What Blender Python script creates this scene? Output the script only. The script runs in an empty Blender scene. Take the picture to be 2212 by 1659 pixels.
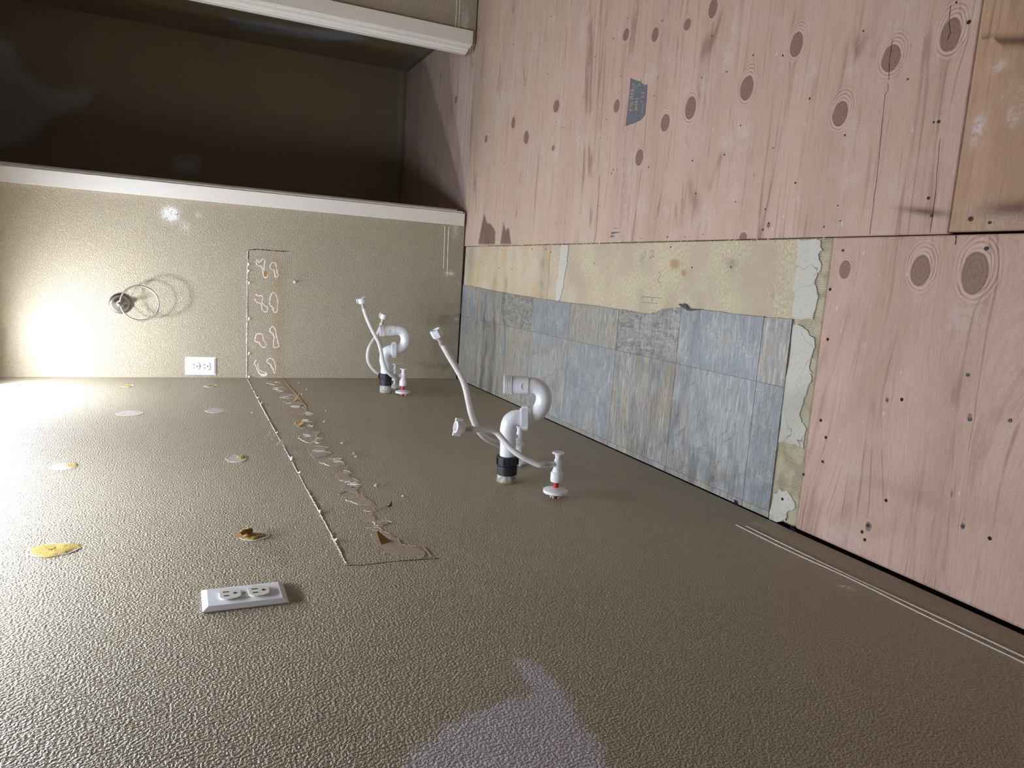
import bpy, math, random
import numpy as np
from mathutils import Vector, Matrix

random.seed(7)
rng = np.random.default_rng(11)
S = bpy.context.scene
COL = S.collection

# ------------------------------------------------------------------ camera
CAM_R = np.array([[0.0668260893329919, -0.40931495967924925, -0.9099426012486906],
                  [-0.9869993814197325, -0.1607239432348323, -0.00018747829750288],
                  [-0.14617282531826709, 0.8981253130013769, -0.4147341645978233]])
CAM_F = 1574.33
CAM_C = np.array([0.48657, 0.0, 1.17369])
cd = bpy.data.cameras.new('camera'); cam = bpy.data.objects.new('camera', cd); COL.objects.link(cam)
cd.sensor_fit = 'HORIZONTAL'; cd.sensor_width = 36.0; cd.lens = 36.0 * CAM_F / 2212.0
cd.clip_start = 0.02; cd.clip_end = 60
M = Matrix.Identity(4)
for i in range(3):
    M[i][0] = CAM_R[0][i]; M[i][1] = -CAM_R[1][i]; M[i][2] = -CAM_R[2][i]; M[i][3] = CAM_C[i]
cam.matrix_world = M
S.camera = cam

# ------------------------------------------------------------------ light and exposure
S.view_settings.view_transform = 'Standard'; S.view_settings.look = 'None'
S.view_settings.gamma = 1.0; S.view_settings.use_curve_mapping = False
S.view_settings.exposure = 0.1
BULB = 1150.0         # emission strength of each bulb of the far vanity light
BULB_NEAR = 720.0    # and of the nearer one
SKY_FILL = 1.0        # sky strength, fill through an added, unseen window behind the camera
w = bpy.data.worlds.new('world'); S.world = w; w.use_nodes = True
w.node_tree.nodes['Background'].inputs[0].default_value = (0.75, 0.85, 1.0, 1)
w.node_tree.nodes['Background'].inputs[1].default_value = SKY_FILL
sky = bpy.data.lights.new('window_fill', 'AREA'); sky_o = bpy.data.objects.new('window_fill', sky); COL.objects.link(sky_o)  # area light added outside the unseen window as soft fill
sky.shape = 'RECTANGLE'; sky.size = 1.0; sky.size_y = 1.0; sky.energy = 10.0; sky.color = (.86, .93, 1.0)
sky_o.location = (1.0, -4.32, 1.5); sky_o.rotation_euler = (math.radians(90), 0, 0)
BULB_Y = (2.83, 2.58, 1.78, 1.55, 1.32, 1.09)
BULB_X, BULB_Z = 0.142, 1.766

# ------------------------------------------------------------------ helpers
def at(px, py, ax, val):
    """point of the plane (axis ax = val) seen at a pixel of the photograph"""
    r = CAM_R.T @ np.array([(px - 1106) / CAM_F, (py - 829.5) / CAM_F, 1.0])
    return CAM_C + r * ((val - CAM_C[ax]) / r[ax])
def onA(px, py, off=0.0): return at(px, py, 0, off)          # long left wall
def onB(px, py, off=0.0): return at(px, py, 1, 3.15 - off)   # back wall
def onF(px, py, off=0.0): return at(px, py, 2, off)          # floor

def props(o, label=None, cat=None, group=None, kind=None):
    if label: o['label'] = label
    if cat: o['category'] = cat
    if group: o['group'] = group
    if kind: o['kind'] = kind
    return o
def empty(name, loc=(0, 0, 0), **k):
    o = bpy.data.objects.new(name, None); o.location = loc; o.empty_display_size = .05
    COL.objects.link(o); return props(o, **k)

class MB:
    def __init__(s): s.v = []; s.f = []
    def add(s, v, f):
        b = len(s.v); s.v += [tuple(map(float, p)) for p in v]; s.f += [tuple(b + i for i in q) for q in f]; return s
    def box(s, lo, hi):
        x0, y0, z0 = lo; x1, y1, z1 = hi
        return s.add([(x0,y0,z0),(x1,y0,z0),(x1,y1,z0),(x0,y1,z0),(x0,y0,z1),(x1,y0,z1),(x1,y1,z1),(x0,y1,z1)],
                     [(0,3,2,1),(4,5,6,7),(0,1,5,4),(1,2,6,5),(2,3,7,6),(3,0,4,7)])
    def tube(s, pts, r, n=14, cap=True):
        P = [np.array(p, float) for p in pts]; m = len(P)
        R = list(r) if hasattr(r, '__len__') else [r] * m
        T = []
        for i in range(m):
            t = P[min(i + 1, m - 1)] - P[max(i - 1, 0)]; T.append(t / (np.linalg.norm(t) + 1e-12))
        a = np.array([0, 0, 1.]) if abs(T[0][2]) < .9 else np.array([1., 0, 0])
        u = np.cross(T[0], a); u /= np.linalg.norm(u)
        V = []
        for i in range(m):
            u = u - T[i] * (u @ T[i]); u /= np.linalg.norm(u); q = np.cross(T[i], u)
            for k in range(n):
                th = 2 * math.pi * k / n
                V.append(P[i] + R[i] * (math.cos(th) * u + math.sin(th) * q))
        Fc = [(i*n+k, i*n+(k+1) % n, (i+1)*n+(k+1) % n, (i+1)*n+k) for i in range(m-1) for k in range(n)]
        if cap: Fc += [tuple(range(n))[::-1], tuple((m-1)*n + k for k in range(n))]
        return s.add(V, Fc)
    def lathe(s, prof, org, axis, n=24, cap=True):
        """prof: (distance along axis, radius)"""
        ax = np.array(axis, float); ax /= np.linalg.norm(ax); org = np.array(org, float)
        return s.tube_axis(prof, org, ax, n, cap)
    def tube_axis(s, prof, org, ax, n, cap):
        a = np.array([0, 0, 1.]) if abs(ax[2]) < .9 else np.array([1., 0, 0])
        u = np.cross(ax, a); u /= np.linalg.norm(u); q = np.cross(ax, u); V = []
        for d, r in prof:
            for k in range(n):
                th = 2*math.pi*k/n; V.append(org + ax*d + r*(math.cos(th)*u + math.sin(th)*q))
        m = len(prof)
        Fc = [(i*n+k, i*n+(k+1) % n, (i+1)*n+(k+1) % n, (i+1)*n+k) for i in range(m-1) for k in range(n)]
        if cap: Fc += [tuple(range(n))[::-1], tuple((m-1)*n + k for k in range(n))]
        return s.add(V, Fc)
    def prism(s, poly, nrm, h):
        """polygon (3D points on a plane) given thickness h along nrm"""
        P = [np.array(p, float) for p in poly]; N = np.array(nrm, float); n = len(P)
        ar = sum((np.cross(P[i]-P[0], P[(i+1) % n]-P[0]) for i in range(n)), np.zeros(3))
        if ar @ N < 0: P = P[::-1]
        return s.add(P + [p + N*h for p in P],
                     [tuple(range(n))[::-1], tuple(range(n, 2*n))] + [(i, (i+1) % n, n+(i+1) % n, n+i) for i in range(n)])
    def ribbon(s, pts, wd, nrm, h):
        """flat raised strip along pts lying on a plane of normal nrm"""
        P = [np.array(p, float) for p in pts]; N = np.array(nrm, float); m = len(P)
        W = list(wd) if hasattr(wd, '__len__') else [wd]*m
        V = []
        for i in range(m):
            t = P[min(i+1, m-1)] - P[max(i-1, 0)]; t /= np.linalg.norm(t) + 1e-12
            sd = np.cross(N, t) * W[i] / 2
            V += [P[i]-sd, P[i]-sd*.55+N*h, P[i]+sd*.55+N*h, P[i]+sd]
        Fc = []
        for i in range(m-1):
            for k in range(3): Fc.append((4*i+k, 4*i+k+1, 4*i+5+k, 4*i+4+k)[::-1])
        Fc += [(0,1,2,3), tuple(4*(m-1)+k for k in (3,2,1,0))]
        return s.add(V, Fc)
    def build(s, name, mat, parent=None, smooth=None, **k):
        me = bpy.data.meshes.new(name); me.from_pydata(s.v, [], s.f); me.update()
        if smooth is not None:
            me.polygons.foreach_set('use_smooth', [True]*len(me.polygons)); me.set_sharp_from_angle(angle=math.radians(smooth))
        me.materials.append(mat)
        o = bpy.data.objects.new(name, me); COL.objects.link(o)
        if parent is not None:
            o.parent = parent
            L = Vector((0, 0, 0)); p = parent
            while p is not None: L += p.location; p = p.parent
            o.location = -L
        return props(o, **k)

def copy_tree(o, parent=None):
    c = o.copy(); COL.objects.link(c)
    if parent is not None: c.parent = parent
    for ch in o.children: copy_tree(ch, c)
    return c

def smooth_path(pts, n=10):
    """Catmull-Rom through the points"""
    P = [np.array(p, float) for p in pts]; P = [2*P[0]-P[1]] + P + [2*P[-1]-P[-2]]; out = []
    for i in range(1, len(P)-2):
        a, b, c, d = P[i-1:i+3]
        for k in range(n):
            t = k/n; out.append(.5*((2*b)+(c-a)*t+(2*a-5*b+4*c-d)*t*t+(3*b-a-3*c+d)*t**3))
    out.append(P[-2]); return out

def ragged(poly, amp, n=6, seed=0):
    """subdivide a 3D polygon's edges and jitter it in its plane"""
    r = np.random.default_rng(seed); P = [np.array(p, float) for p in poly]; out = []
    for i in range(len(P)):
        a, b = P[i], P[(i+1) % len(P)]; d = b-a
        for k in range(n):
            t = k/n; j = r.normal(0, amp, 3); out.append(a+d*t+j)
    return out

# ------------------------------------------------------------------ node helpers
class NT:
    def __init__(s, name):
        s.m = bpy.data.materials.new(name); s.m.use_nodes = True
        s.t = s.m.node_tree; s.b = s.t.nodes['Principled BSDF']
    def n(s, typ, **k):
        o = s.t.nodes.new(typ)
        for a, v in k.items(): setattr(o, a, v)
        return o
    def set(s, sock, v):
        if hasattr(v, 'is_output'): s.t.links.new(v, sock)
        elif isinstance(v, (tuple, list)) and len(v) == 3 and sock.type == 'RGBA': sock.default_value = (*v, 1)
        else: sock.default_value = v
    def math(s, op, a, b=0.0, c=None, clamp=False):
        o = s.n('ShaderNodeMath', operation=op, use_clamp=clamp)
        s.set(o.inputs[0], a); s.set(o.inputs[1], b)
        if c is not None: s.set(o.inputs[2], c)
        return o.outputs[0]
    def mul(s, a, b): return s.math('MULTIPLY', a, b)
    def add(s, a, b): return s.math('ADD', a, b)
    def sub(s, a, b): return s.math('SUBTRACT', a, b)
    def coord(s): return s.n('ShaderNodeTexCoord').outputs['Object']
    def xyz(s, v):
        o = s.n('ShaderNodeSeparateXYZ'); s.set(o.inputs[0], v); return o.outputs
    def comb(s, x=0., y=0., z=0.):
        o = s.n('ShaderNodeCombineXYZ'); s.set(o.inputs[0], x); s.set(o.inputs[1], y); s.set(o.inputs[2], z); return o.outputs[0]
    def attr(s, name):
        return s.n('ShaderNodeAttribute', attribute_name=name).outputs['Fac']
    def noise(s, v, scale=1., detail=2., rough=.5, dist=0.):
        o = s.n('ShaderNodeTexNoise'); s.set(o.inputs['Vector'], v); s.set(o.inputs['Scale'], scale)
        s.set(o.inputs['Detail'], detail); s.set(o.inputs['Roughness'], rough); s.set(o.inputs['Distortion'], dist)
        return o.outputs[0]
    def vor(s, v, scale=1., feature='F1', rand=1.):
        o = s.n('ShaderNodeTexVoronoi', feature=feature); s.set(o.inputs['Vector'], v); s.set(o.inputs['Scale'], scale)
        s.set(o.inputs['Randomness'], rand); return o.outputs[0]
    def step(s, v, lo, hi):
        o = s.n('ShaderNodeMapRange', interpolation_type='SMOOTHSTEP'); s.set(o.inputs[0], v)
        s.set(o.inputs[1], lo); s.set(o.inputs[2], hi); return o.outputs[0]
    def mix(s, f, a, b, typ='MIX'):
        o = s.n('ShaderNodeMix', data_type='RGBA', blend_type=typ)
        s.set(o.inputs[0], f); s.set(o.inputs[6], a); s.set(o.inputs[7], b); return o.outputs[2]
    def ridge(s, v, wd):
        """thin line where noise v crosses .5"""
        return s.sub(1.0, s.step(s.math('ABSOLUTE', s.sub(v, .5)), 0.0, wd))
    def bump(s, h, dist, strength=1., prev=None):
        o = s.n('ShaderNodeBump'); s.set(o.inputs['Height'], h); o.inputs['Distance'].default_value = dist
        o.inputs['Strength'].default_value = strength
        if prev is not None: s.set(o.inputs['Normal'], prev)
        return o.outputs[0]
    def out(s, color=None, rough=.6, normal=None, spec=.5, metal=0.):
        if color is not None: s.set(s.b.inputs['Base Color'], color)
        s.set(s.b.inputs['Roughness'], rough); s.b.inputs['Specular IOR Level'].default_value = spec
        s.b.inputs['Metallic'].default_value = metal
        if normal is not None: s.set(s.b.inputs['Normal'], normal)
        return s.m

def lin(r, g, b):
    return tuple(((c/255)/12.92 if c/255 <= .04045 else ((c/255+.055)/1.055)**2.4) for c in (r, g, b))

def plain(name, col, rough=.5, spec=.5, metal=0., var=.08, scale=40., bump=0.0):
    k = NT(name); c = k.coord(); nz = k.noise(c, scale, 3.)
    f = k.add(1-var, k.mul(nz, 2*var))
    cc = k.mix(1.0, col, k.comb(f, f, f), 'MULTIPLY')
    nb = k.bump(k.noise(c, scale*5, 2.), bump) if bump else None
    return k.out(cc, rough, nb, spec, metal)

def set_attr(me, name, arr):
    a = me.attributes.new(name, 'FLOAT', 'POINT'); a.data.foreach_set('value', np.asarray(arr, np.float32).ravel())

def seg_axis(parts):
    """parts: (from, to, step)"""
    out = [np.arange(a, b - 1e-9, s) for a, b, s in parts] + [[parts[-1][1]]]
    return np.concatenate(out)

def grid_mesh(name, us, vs, place, mat, parent=None, attrs=None, flip=False, skirt=None, **k):
    """dense sheet: place(U,V) -> Nx3; attrs: dict name -> function(U,V)"""
    U, Vv = np.meshgrid(us, vs, indexing='ij'); nu, nv = U.shape
    P = place(U.ravel(), Vv.ravel())
    i = np.arange(nu*nv).reshape(nu, nv)
    q = np.stack([i[:-1, :-1], i[1:, :-1], i[1:, 1:], i[:-1, 1:]], -1).reshape(-1, 4)
    if flip: q = q[:, ::-1]
    nb = len(P)
    if skirt is not None:                       # sides of the sheet, going down by vector skirt
        loop = np.concatenate([i[:, 0], i[-1, 1:], i[-2::-1, -1], i[0, -2:0:-1]])
        P = np.concatenate([P, P[loop] + np.array(skirt)]); m = len(loop); lo = nb + np.arange(m)
        sk = np.stack([loop, lo, np.roll(lo, -1), np.roll(loop, -1)], -1)
        if flip: sk = sk[:, ::-1]
        q = np.concatenate([q, sk])
    me = bpy.data.meshes.new(name)
    me.vertices.add(len(P)); me.vertices.foreach_set('co', P.astype(np.float32).ravel())
    me.loops.add(q.size); me.loops.foreach_set('vertex_index', q.astype(np.int32).ravel())
    me.polygons.add(len(q)); me.polygons.foreach_set('loop_start', np.arange(0, q.size, 4, dtype=np.int32))
    me.update(calc_edges=True)
    for an, fn in (attrs or {}).items():
        a = fn(U.ravel(), Vv.ravel())
        if len(P) > nb: a = np.concatenate([a, a[loop]])
        set_attr(me, an, a)
    me.materials.append(mat)
    o = bpy.data.objects.new(name, me); COL.objects.link(o)
    if parent is not None: o.parent = parent
    return props(o, **k)

def sdf_poly(px, py, poly):
    """signed distance (negative inside) of points to a 2D polygon"""
    poly = np.array(poly, float); d = np.full(px.shape, 1e9); ins = np.zeros(px.shape, bool); n = len(poly)
    for i in range(n):
        a, b = poly[i], poly[(i+1) % n]; e = b-a; wx, wy = px-a[0], py-a[1]
        t = np.clip((wx*e[0]+wy*e[1])/(e@e+1e-12), 0, 1)
        d = np.minimum(d, np.hypot(wx-e[0]*t, wy-e[1]*t))
        c = ((a[1] <= py) != (b[1] <= py)) & (px < (b[0]-a[0])*(py-a[1])/(b[1]-a[1]+1e-12)+a[0]); ins ^= c
    return np.where(ins, -d, d)

def vnoise(x, y, seed, freq):
    """smooth value noise in numpy"""
    r = np.random.default_rng(seed); T = r.random((64, 64)); x = x*freq; y = y*freq
    xi = np.floor(x).astype(int); yi = np.floor(y).astype(int); fx = x-xi; fy = y-yi
    fx = fx*fx*(3-2*fx); fy = fy*fy*(3-2*fy); g = lambda a, b: T[a % 64, b % 64]
    return (g(xi, yi)*(1-fx)+g(xi+1, yi)*fx)*(1-fy)+(g(xi, yi+1)*(1-fx)+g(xi+1, yi+1)*fx)*fy

# ------------------------------------------------------------------ materials
PAINT = lin(172, 161, 137)
def wall_paint(name, col, extra=None, rough=.45, soft=.007):
    k = NT(name); c = k.coord()
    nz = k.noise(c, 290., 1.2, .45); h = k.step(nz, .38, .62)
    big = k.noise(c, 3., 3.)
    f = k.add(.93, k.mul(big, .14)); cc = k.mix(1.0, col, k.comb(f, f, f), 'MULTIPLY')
    cc = k.mix(k.mul(k.step(nz, .48, .34), .3), cc, tuple(v*.55 for v in col))  # shade in the recesses of the wall texture, put into the colour
    if extra is not None:                       # primer smears: attribute 'smear' is a signed distance in metres
        sd = k.attr('smear'); j = k.mul(k.sub(k.noise(c, 60., 4., .7), .5), .05); j2 = k.mul(k.sub(nz, .5), .03)
        msk = k.sub(1.0, k.step(k.add(k.add(sd, j), j2), -soft, soft*1.2))
        cc = k.mix(k.mul(msk, .95), cc, extra)
        sc = k.attr('scuff'); sm = k.math('MINIMUM', k.mul(k.mul(sc, 1.6), k.step(k.noise(c, 95., 4., .7), .38, .50)), 1.)
        cc = k.mix(sm, cc, lin(238, 236, 230))
        ru = k.attr('rub'); cc = k.mix(k.mul(ru, .5), cc, lin(150, 150, 148))
        st = k.attr('stain'); cc = k.mix(k.mul(st, k.mul(k.noise(c, 25., 3.), .9)), cc, lin(150, 115, 50))
    return k.out(cc, rough, k.bump(h, .0014, 1.0), .3)
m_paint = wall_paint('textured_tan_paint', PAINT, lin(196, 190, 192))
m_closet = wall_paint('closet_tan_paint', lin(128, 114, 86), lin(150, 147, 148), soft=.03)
m_white_trim = plain('white_trim_paint', lin(226, 220, 208), .35, var=.03)
m_ceiling = plain('white_ceiling_paint', lin(205, 198, 182), .8, var=.04, bump=.002)
m_dark = plain('dark_subfloor', lin(22, 17, 13), .95, .1)
m_plastic = plain('white_plastic', lin(232, 233, 235), .32, var=.02)
m_pvc = plain('white_pvc', lin(228, 229, 230), .28, var=.03, scale=25)
m_recept = plain('ivory_receptacle', lin(222, 220, 206), .35, var=.02)
m_slot = plain('dark_slot', lin(38, 36, 33), .8, .2)
m_black = plain('black_abs', lin(26, 28, 32), .45, var=.15, scale=120)
m_nickel = plain('brushed_nickel', lin(176, 172, 168), .28, metal=1., var=.06, scale=200)
m_steel = plain('crimped_steel', lin(188, 184, 176), .35, metal=.55, var=.1)
m_red = plain('red_pex', lin(190, 40, 50), .4)
m_clay = plain('torn_paper', lin(178, 160, 142), .85, .2, var=.22, scale=160, bump=.0006)
m_clay_wall = plain('torn_brown_paper', lin(168, 144, 122), .85, .2, var=.16, scale=160)
m_rim = plain('white_gypsum', lin(232, 228, 220), .8, .2, var=.06)
m_kraft = plain('brown_kraft_paper', lin(158, 116, 66), .8, .2, var=.15)
m_glue = plain('yellow_glue', lin(206, 176, 84), .75, .3, var=.3, scale=170, bump=.004)
m_glue_dark = plain('amber_glue', lin(158, 112, 38), .5, .4, var=.3, scale=140, bump=.003)
m_backing = plain('pale_torn_backing', lin(198, 186, 176), .85, .2, var=.12, scale=180, bump=.0008)
m_caulk = plain('pale_caulk', lin(226, 222, 212), .7, .3, var=.1, scale=200, bump=.001)
m_crack = plain('dark_gap', lin(46, 34, 24), .9, .1)
m_yellow_edge = plain('amber_caulk', lin(166, 140, 92), .7, .3)
m_pencil = plain('pencil_line', lin(120, 116, 108), .8, .2)
m_filler = None

# braided hose
k = NT('braided_white_hose'); c = k.coord(); v = k.vor(c, 620., 'F1', .4)
m_hose = k.out(k.mix(k.step(v, .2, .6), lin(234, 232, 229), lin(212, 207, 202)), .45, k.bump(v, -.0008, .7))

# galvanised / clear old stub
k = NT('scraped_stub_pipe'); c = k.coord(); nz = k.noise(c, 90., 4., .6, .6)
m_stub = k.out(k.mix(k.step(nz, .45, .58), lin(192, 188, 172), lin(136, 138, 136)), .35, k.bump(nz, .001), .5)

# plywood ----------------------------------------------------------
def plywood(name, c1, c2, line, yellow, relief, linew=.05, dusty=1.0, grain=1.0):
    k = NT(name); c = k.coord(); X, Y, Z = k.xyz(c); gu = k.attr('grain'); kn = k.attr('knot'); kh = k.attr('halo')
    broad = k.noise(k.comb(k.mul(gu, 9.), k.mul(X, .9), 3.1), 1., 3., .5)
    mid = k.noise(k.comb(k.mul(gu, 90.), k.mul(X, 3.2), 1.7), 1., 4., .65)
    fine = k.noise(k.comb(k.mul(gu, 520.), k.mul(X, 26.), 5.), 1., 4., .68); grit = k.noise(c, 330., 3., .7)
    col = k.mix(k.step(broad, .35, .65), c1, c2)
    col = k.mix(k.mul(k.attr('tint'), .85), col, yellow)
    col = k.mix(k.mul(k.step(mid, .52, .68), .36*grain), col, line)
    ln = k.noise(k.comb(k.mul(gu, 7.5), k.mul(X, .55), 9.3), 1., 1., .4)
    ln2 = k.noise(k.comb(k.mul(gu, 24.), k.mul(X, .8), 2.2), 1., 1., .4)
    brk = k.step(k.noise(c, 6., 2.), .44, .64)
    l1 = k.ridge(ln, .010*linew/.05); l2 = k.mul(k.ridge(ln2, .026*linew/.05), .7)
    lm = k.mul(k.math('MAXIMUM', l1, l2), brk)
    col = k.mix(k.mul(lm, .62), col, tuple(v*.62 for v in line))
    f = k.add(.52, k.add(k.mul(fine, .58), k.mul(grit, .38))); col = k.mix(1.0*min(grain, 1.), col, k.mix(1.0, col, k.comb(f, f, f), 'MULTIPLY'))
    # chalky dust and scuffs
    du = k.mul(k.mul(k.step(k.noise(c, 9., 7., .72), .50, .68), k.step(grit, .3, .65)), k.add(.3, fine))
    du = k.math('MINIMUM', k.add(k.mul(du, .42*dusty), k.mul(k.attr('dust'), k.step(k.noise(c, 60., 5., .7), .36, .58))), .8)
    col = k.mix(du, col, lin(216, 206, 204))
    fl = k.vor(k.comb(k.mul(X, .45), Y, 0.), 26.); col = k.mix(k.mul(k.sub(1., k.step(fl, .03, .07)), .55), col, lin(228, 222, 216))
    fl2 = k.vor(k.comb(k.add(k.mul(X, .3), 3.), Y, 0.), 19.); col = k.mix(k.mul(k.sub(1., k.step(fl2, .02, .05)), .7), col, lin(90, 62, 50))
    # stains, marks and other darkened areas
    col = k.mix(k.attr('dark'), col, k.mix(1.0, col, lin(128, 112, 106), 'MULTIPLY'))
    # knots
    wob = k.mul(k.sub(k.noise(c, 24., 3.), .5), .9); r = k.add(kn, wob); r2 = k.add(kn, k.mul(wob, .4))
    halo = k.mul(k.step(r2, 1.75, 1.1), k.step(r2, .95, 1.05))
    rings = k.mul(k.step(k.math('SINE', k.mul(k.add(r2, k.mul(wob, .3)), 21.)), .45, .95), k.step(k.noise(c, 16., 2.), .4, .62))
    col = k.mix(k.mul(halo, .6), col, lin(204, 176, 160))
    col = k.mix(k.mul(k.mul(rings, halo), .42), col, lin(132, 88, 70))
    hr = k.add(kh, k.mul(wob, .22)); hz = k.mul(k.step(hr, 1.25, 1.0), k.step(r2, .96, 1.06)); hl = k.math('SINE', k.mul(hr, 34.))
    col = k.mix(k.mul(k.mul(k.step(hl, .5, .95), hz), k.mul(k.step(k.noise(c, 30., 2.), .34, .6), .6)), col, lin(138, 92, 76))
    col = k.mix(k.mul(k.mul(k.step(hl, -.2, -.9), hz), .35), col, lin(214, 188, 172))
    inside = k.sub(1., k.step(r2, .96, 1.04)); speck = k.noise(c, 260., 3., .7)
    kc = k.mix(k.step(k.math('SINE', k.mul(r, 20.)), -.3, .8), lin(138, 108, 94), lin(148, 117, 102))
    kc = k.mix(k.mul(k.step(speck, .5, .7), .7), kc, lin(100, 74, 64))
    col = k.mix(inside, col, kc)
    edge = k.ridge(k.add(r2, -.5), .07); col = k.mix(k.mul(edge, .5), col, lin(112, 78, 64))
    h = k.add(k.mul(fine, .5), k.add(k.mul(mid, .6), k.mul(lm, -.8)))
    return k.out(col, .62, k.bump(h, .0012*relief, .6), .3)
PINK1, PINK2, PLINE, PYEL = lin(202, 172, 152), lin(191, 160, 141), lin(150, 108, 90), lin(206, 188, 160)
m_ply = plywood('pink_plywood', PINK1, PINK2, PLINE, PYEL, 1.)
m_ply2 = plywood('raised_grain_plywood', lin(204, 172, 153), lin(192, 158, 139), lin(154, 113, 96), PYEL, 2.2, .035, .6, 1.1)
m_ply3 = plywood('tan_plywood', lin(188, 154, 124), lin(172, 138, 108), lin(132, 98, 74), lin(190, 160, 120), 1., .05, 1.)
m_ply4 = plywood('closet_plywood', lin(214, 190, 176), lin(198, 174, 162), lin(150, 120, 110), PYEL, 1., .05, .8)

# underlayment
def underlay(name, a, b, cc, streak):
    k = NT(name); c = k.coord(); X, Y, Z = k.xyz(c)
    big = k.noise(c, 6., 4., .6); sp = k.noise(k.comb(k.mul(X, 120.), k.mul(Y, 170.), 0.), 1., 5., .75)
    col = k.mix(k.step(big, .35, .65), a, b)
    if streak:
        s = k.noise(k.comb(k.mul(X, 4.), k.mul(Y, 12.), 2.), 1., 4., .55)
        col = k.mix(k.step(s, .42, .66), col, cc); col = k.mix(k.mul(k.step(sp, .55, .75), .3), col, lin(226, 216, 194))
    else:
        gate = k.step(k.noise(c, 9., 3.), .36, .6)
        col = k.mix(k.mul(k.sub(1., k.step(sp, .46, .54)), k.add(.12, k.mul(gate, .8))), col, cc)
        ang = k.noise(k.comb(k.mul(k.add(X, k.mul(Y, .45)), 170.), k.mul(Y, 6.), 0.), 1., 2.)
        col = k.mix(k.mul(k.step(ang, .52, .7), .12), col, lin(160, 142, 114))
    gs = k.attr('gray'); col = k.mix(k.mul(gs, k.add(.45, k.mul(sp, .5))), col, lin(140, 132, 118))
    tr = k.attr('trowel'); wv = k.n('ShaderNodeTexWave', wave_type='BANDS', bands_direction='X')
    k.set(wv.inputs['Vector'], c); wv.inputs['Scale'].default_value = 95.; wv.inputs['Distortion'].default_value = 6.; wv.inputs['Detail Scale'].default_value = .25
    tcol = k.mix(k.mul(k.step(wv.outputs[1], .35, .65), k.step(k.noise(c, 28., 3.), .42, .6)), lin(200, 190, 158), lin(150, 140, 112))
    col = k.mix(tr, col, tcol)
    kn = k.attr('knot'); ks = k.step(kn, 1.4, .5); col = k.mix(k.mul(ks, .6), col, lin(168, 118, 66))
    return k.out(col, .7, k.bump(k.add(sp, k.mul(k.mul(wv.outputs[1], tr), 1.5)), .0012, .6), .25)
m_under_far = underlay('stained_cream_underlayment', lin(206, 196, 174), lin(200, 184, 154), lin(200, 172, 132), True)
m_under_near = underlay('scraped_cream_underlayment', lin(192, 178, 152), lin(184, 168, 146), lin(210, 199, 162), False)
k = NT('white_floor_filler'); c = k.coord(); cr = k.noise(c, 11., 2., .5)
m_filler = k.out(k.mix(k.mul(k.ridge(cr, .004), .7), k.mix(k.step(k.noise(c, 160., 4., .7), .5, .7), lin(206, 201, 187), lin(188, 182, 166)), lin(84, 80, 72)), .8,
                 k.bump(k.noise(c, 120., 4.), .0012), .2)

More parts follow.
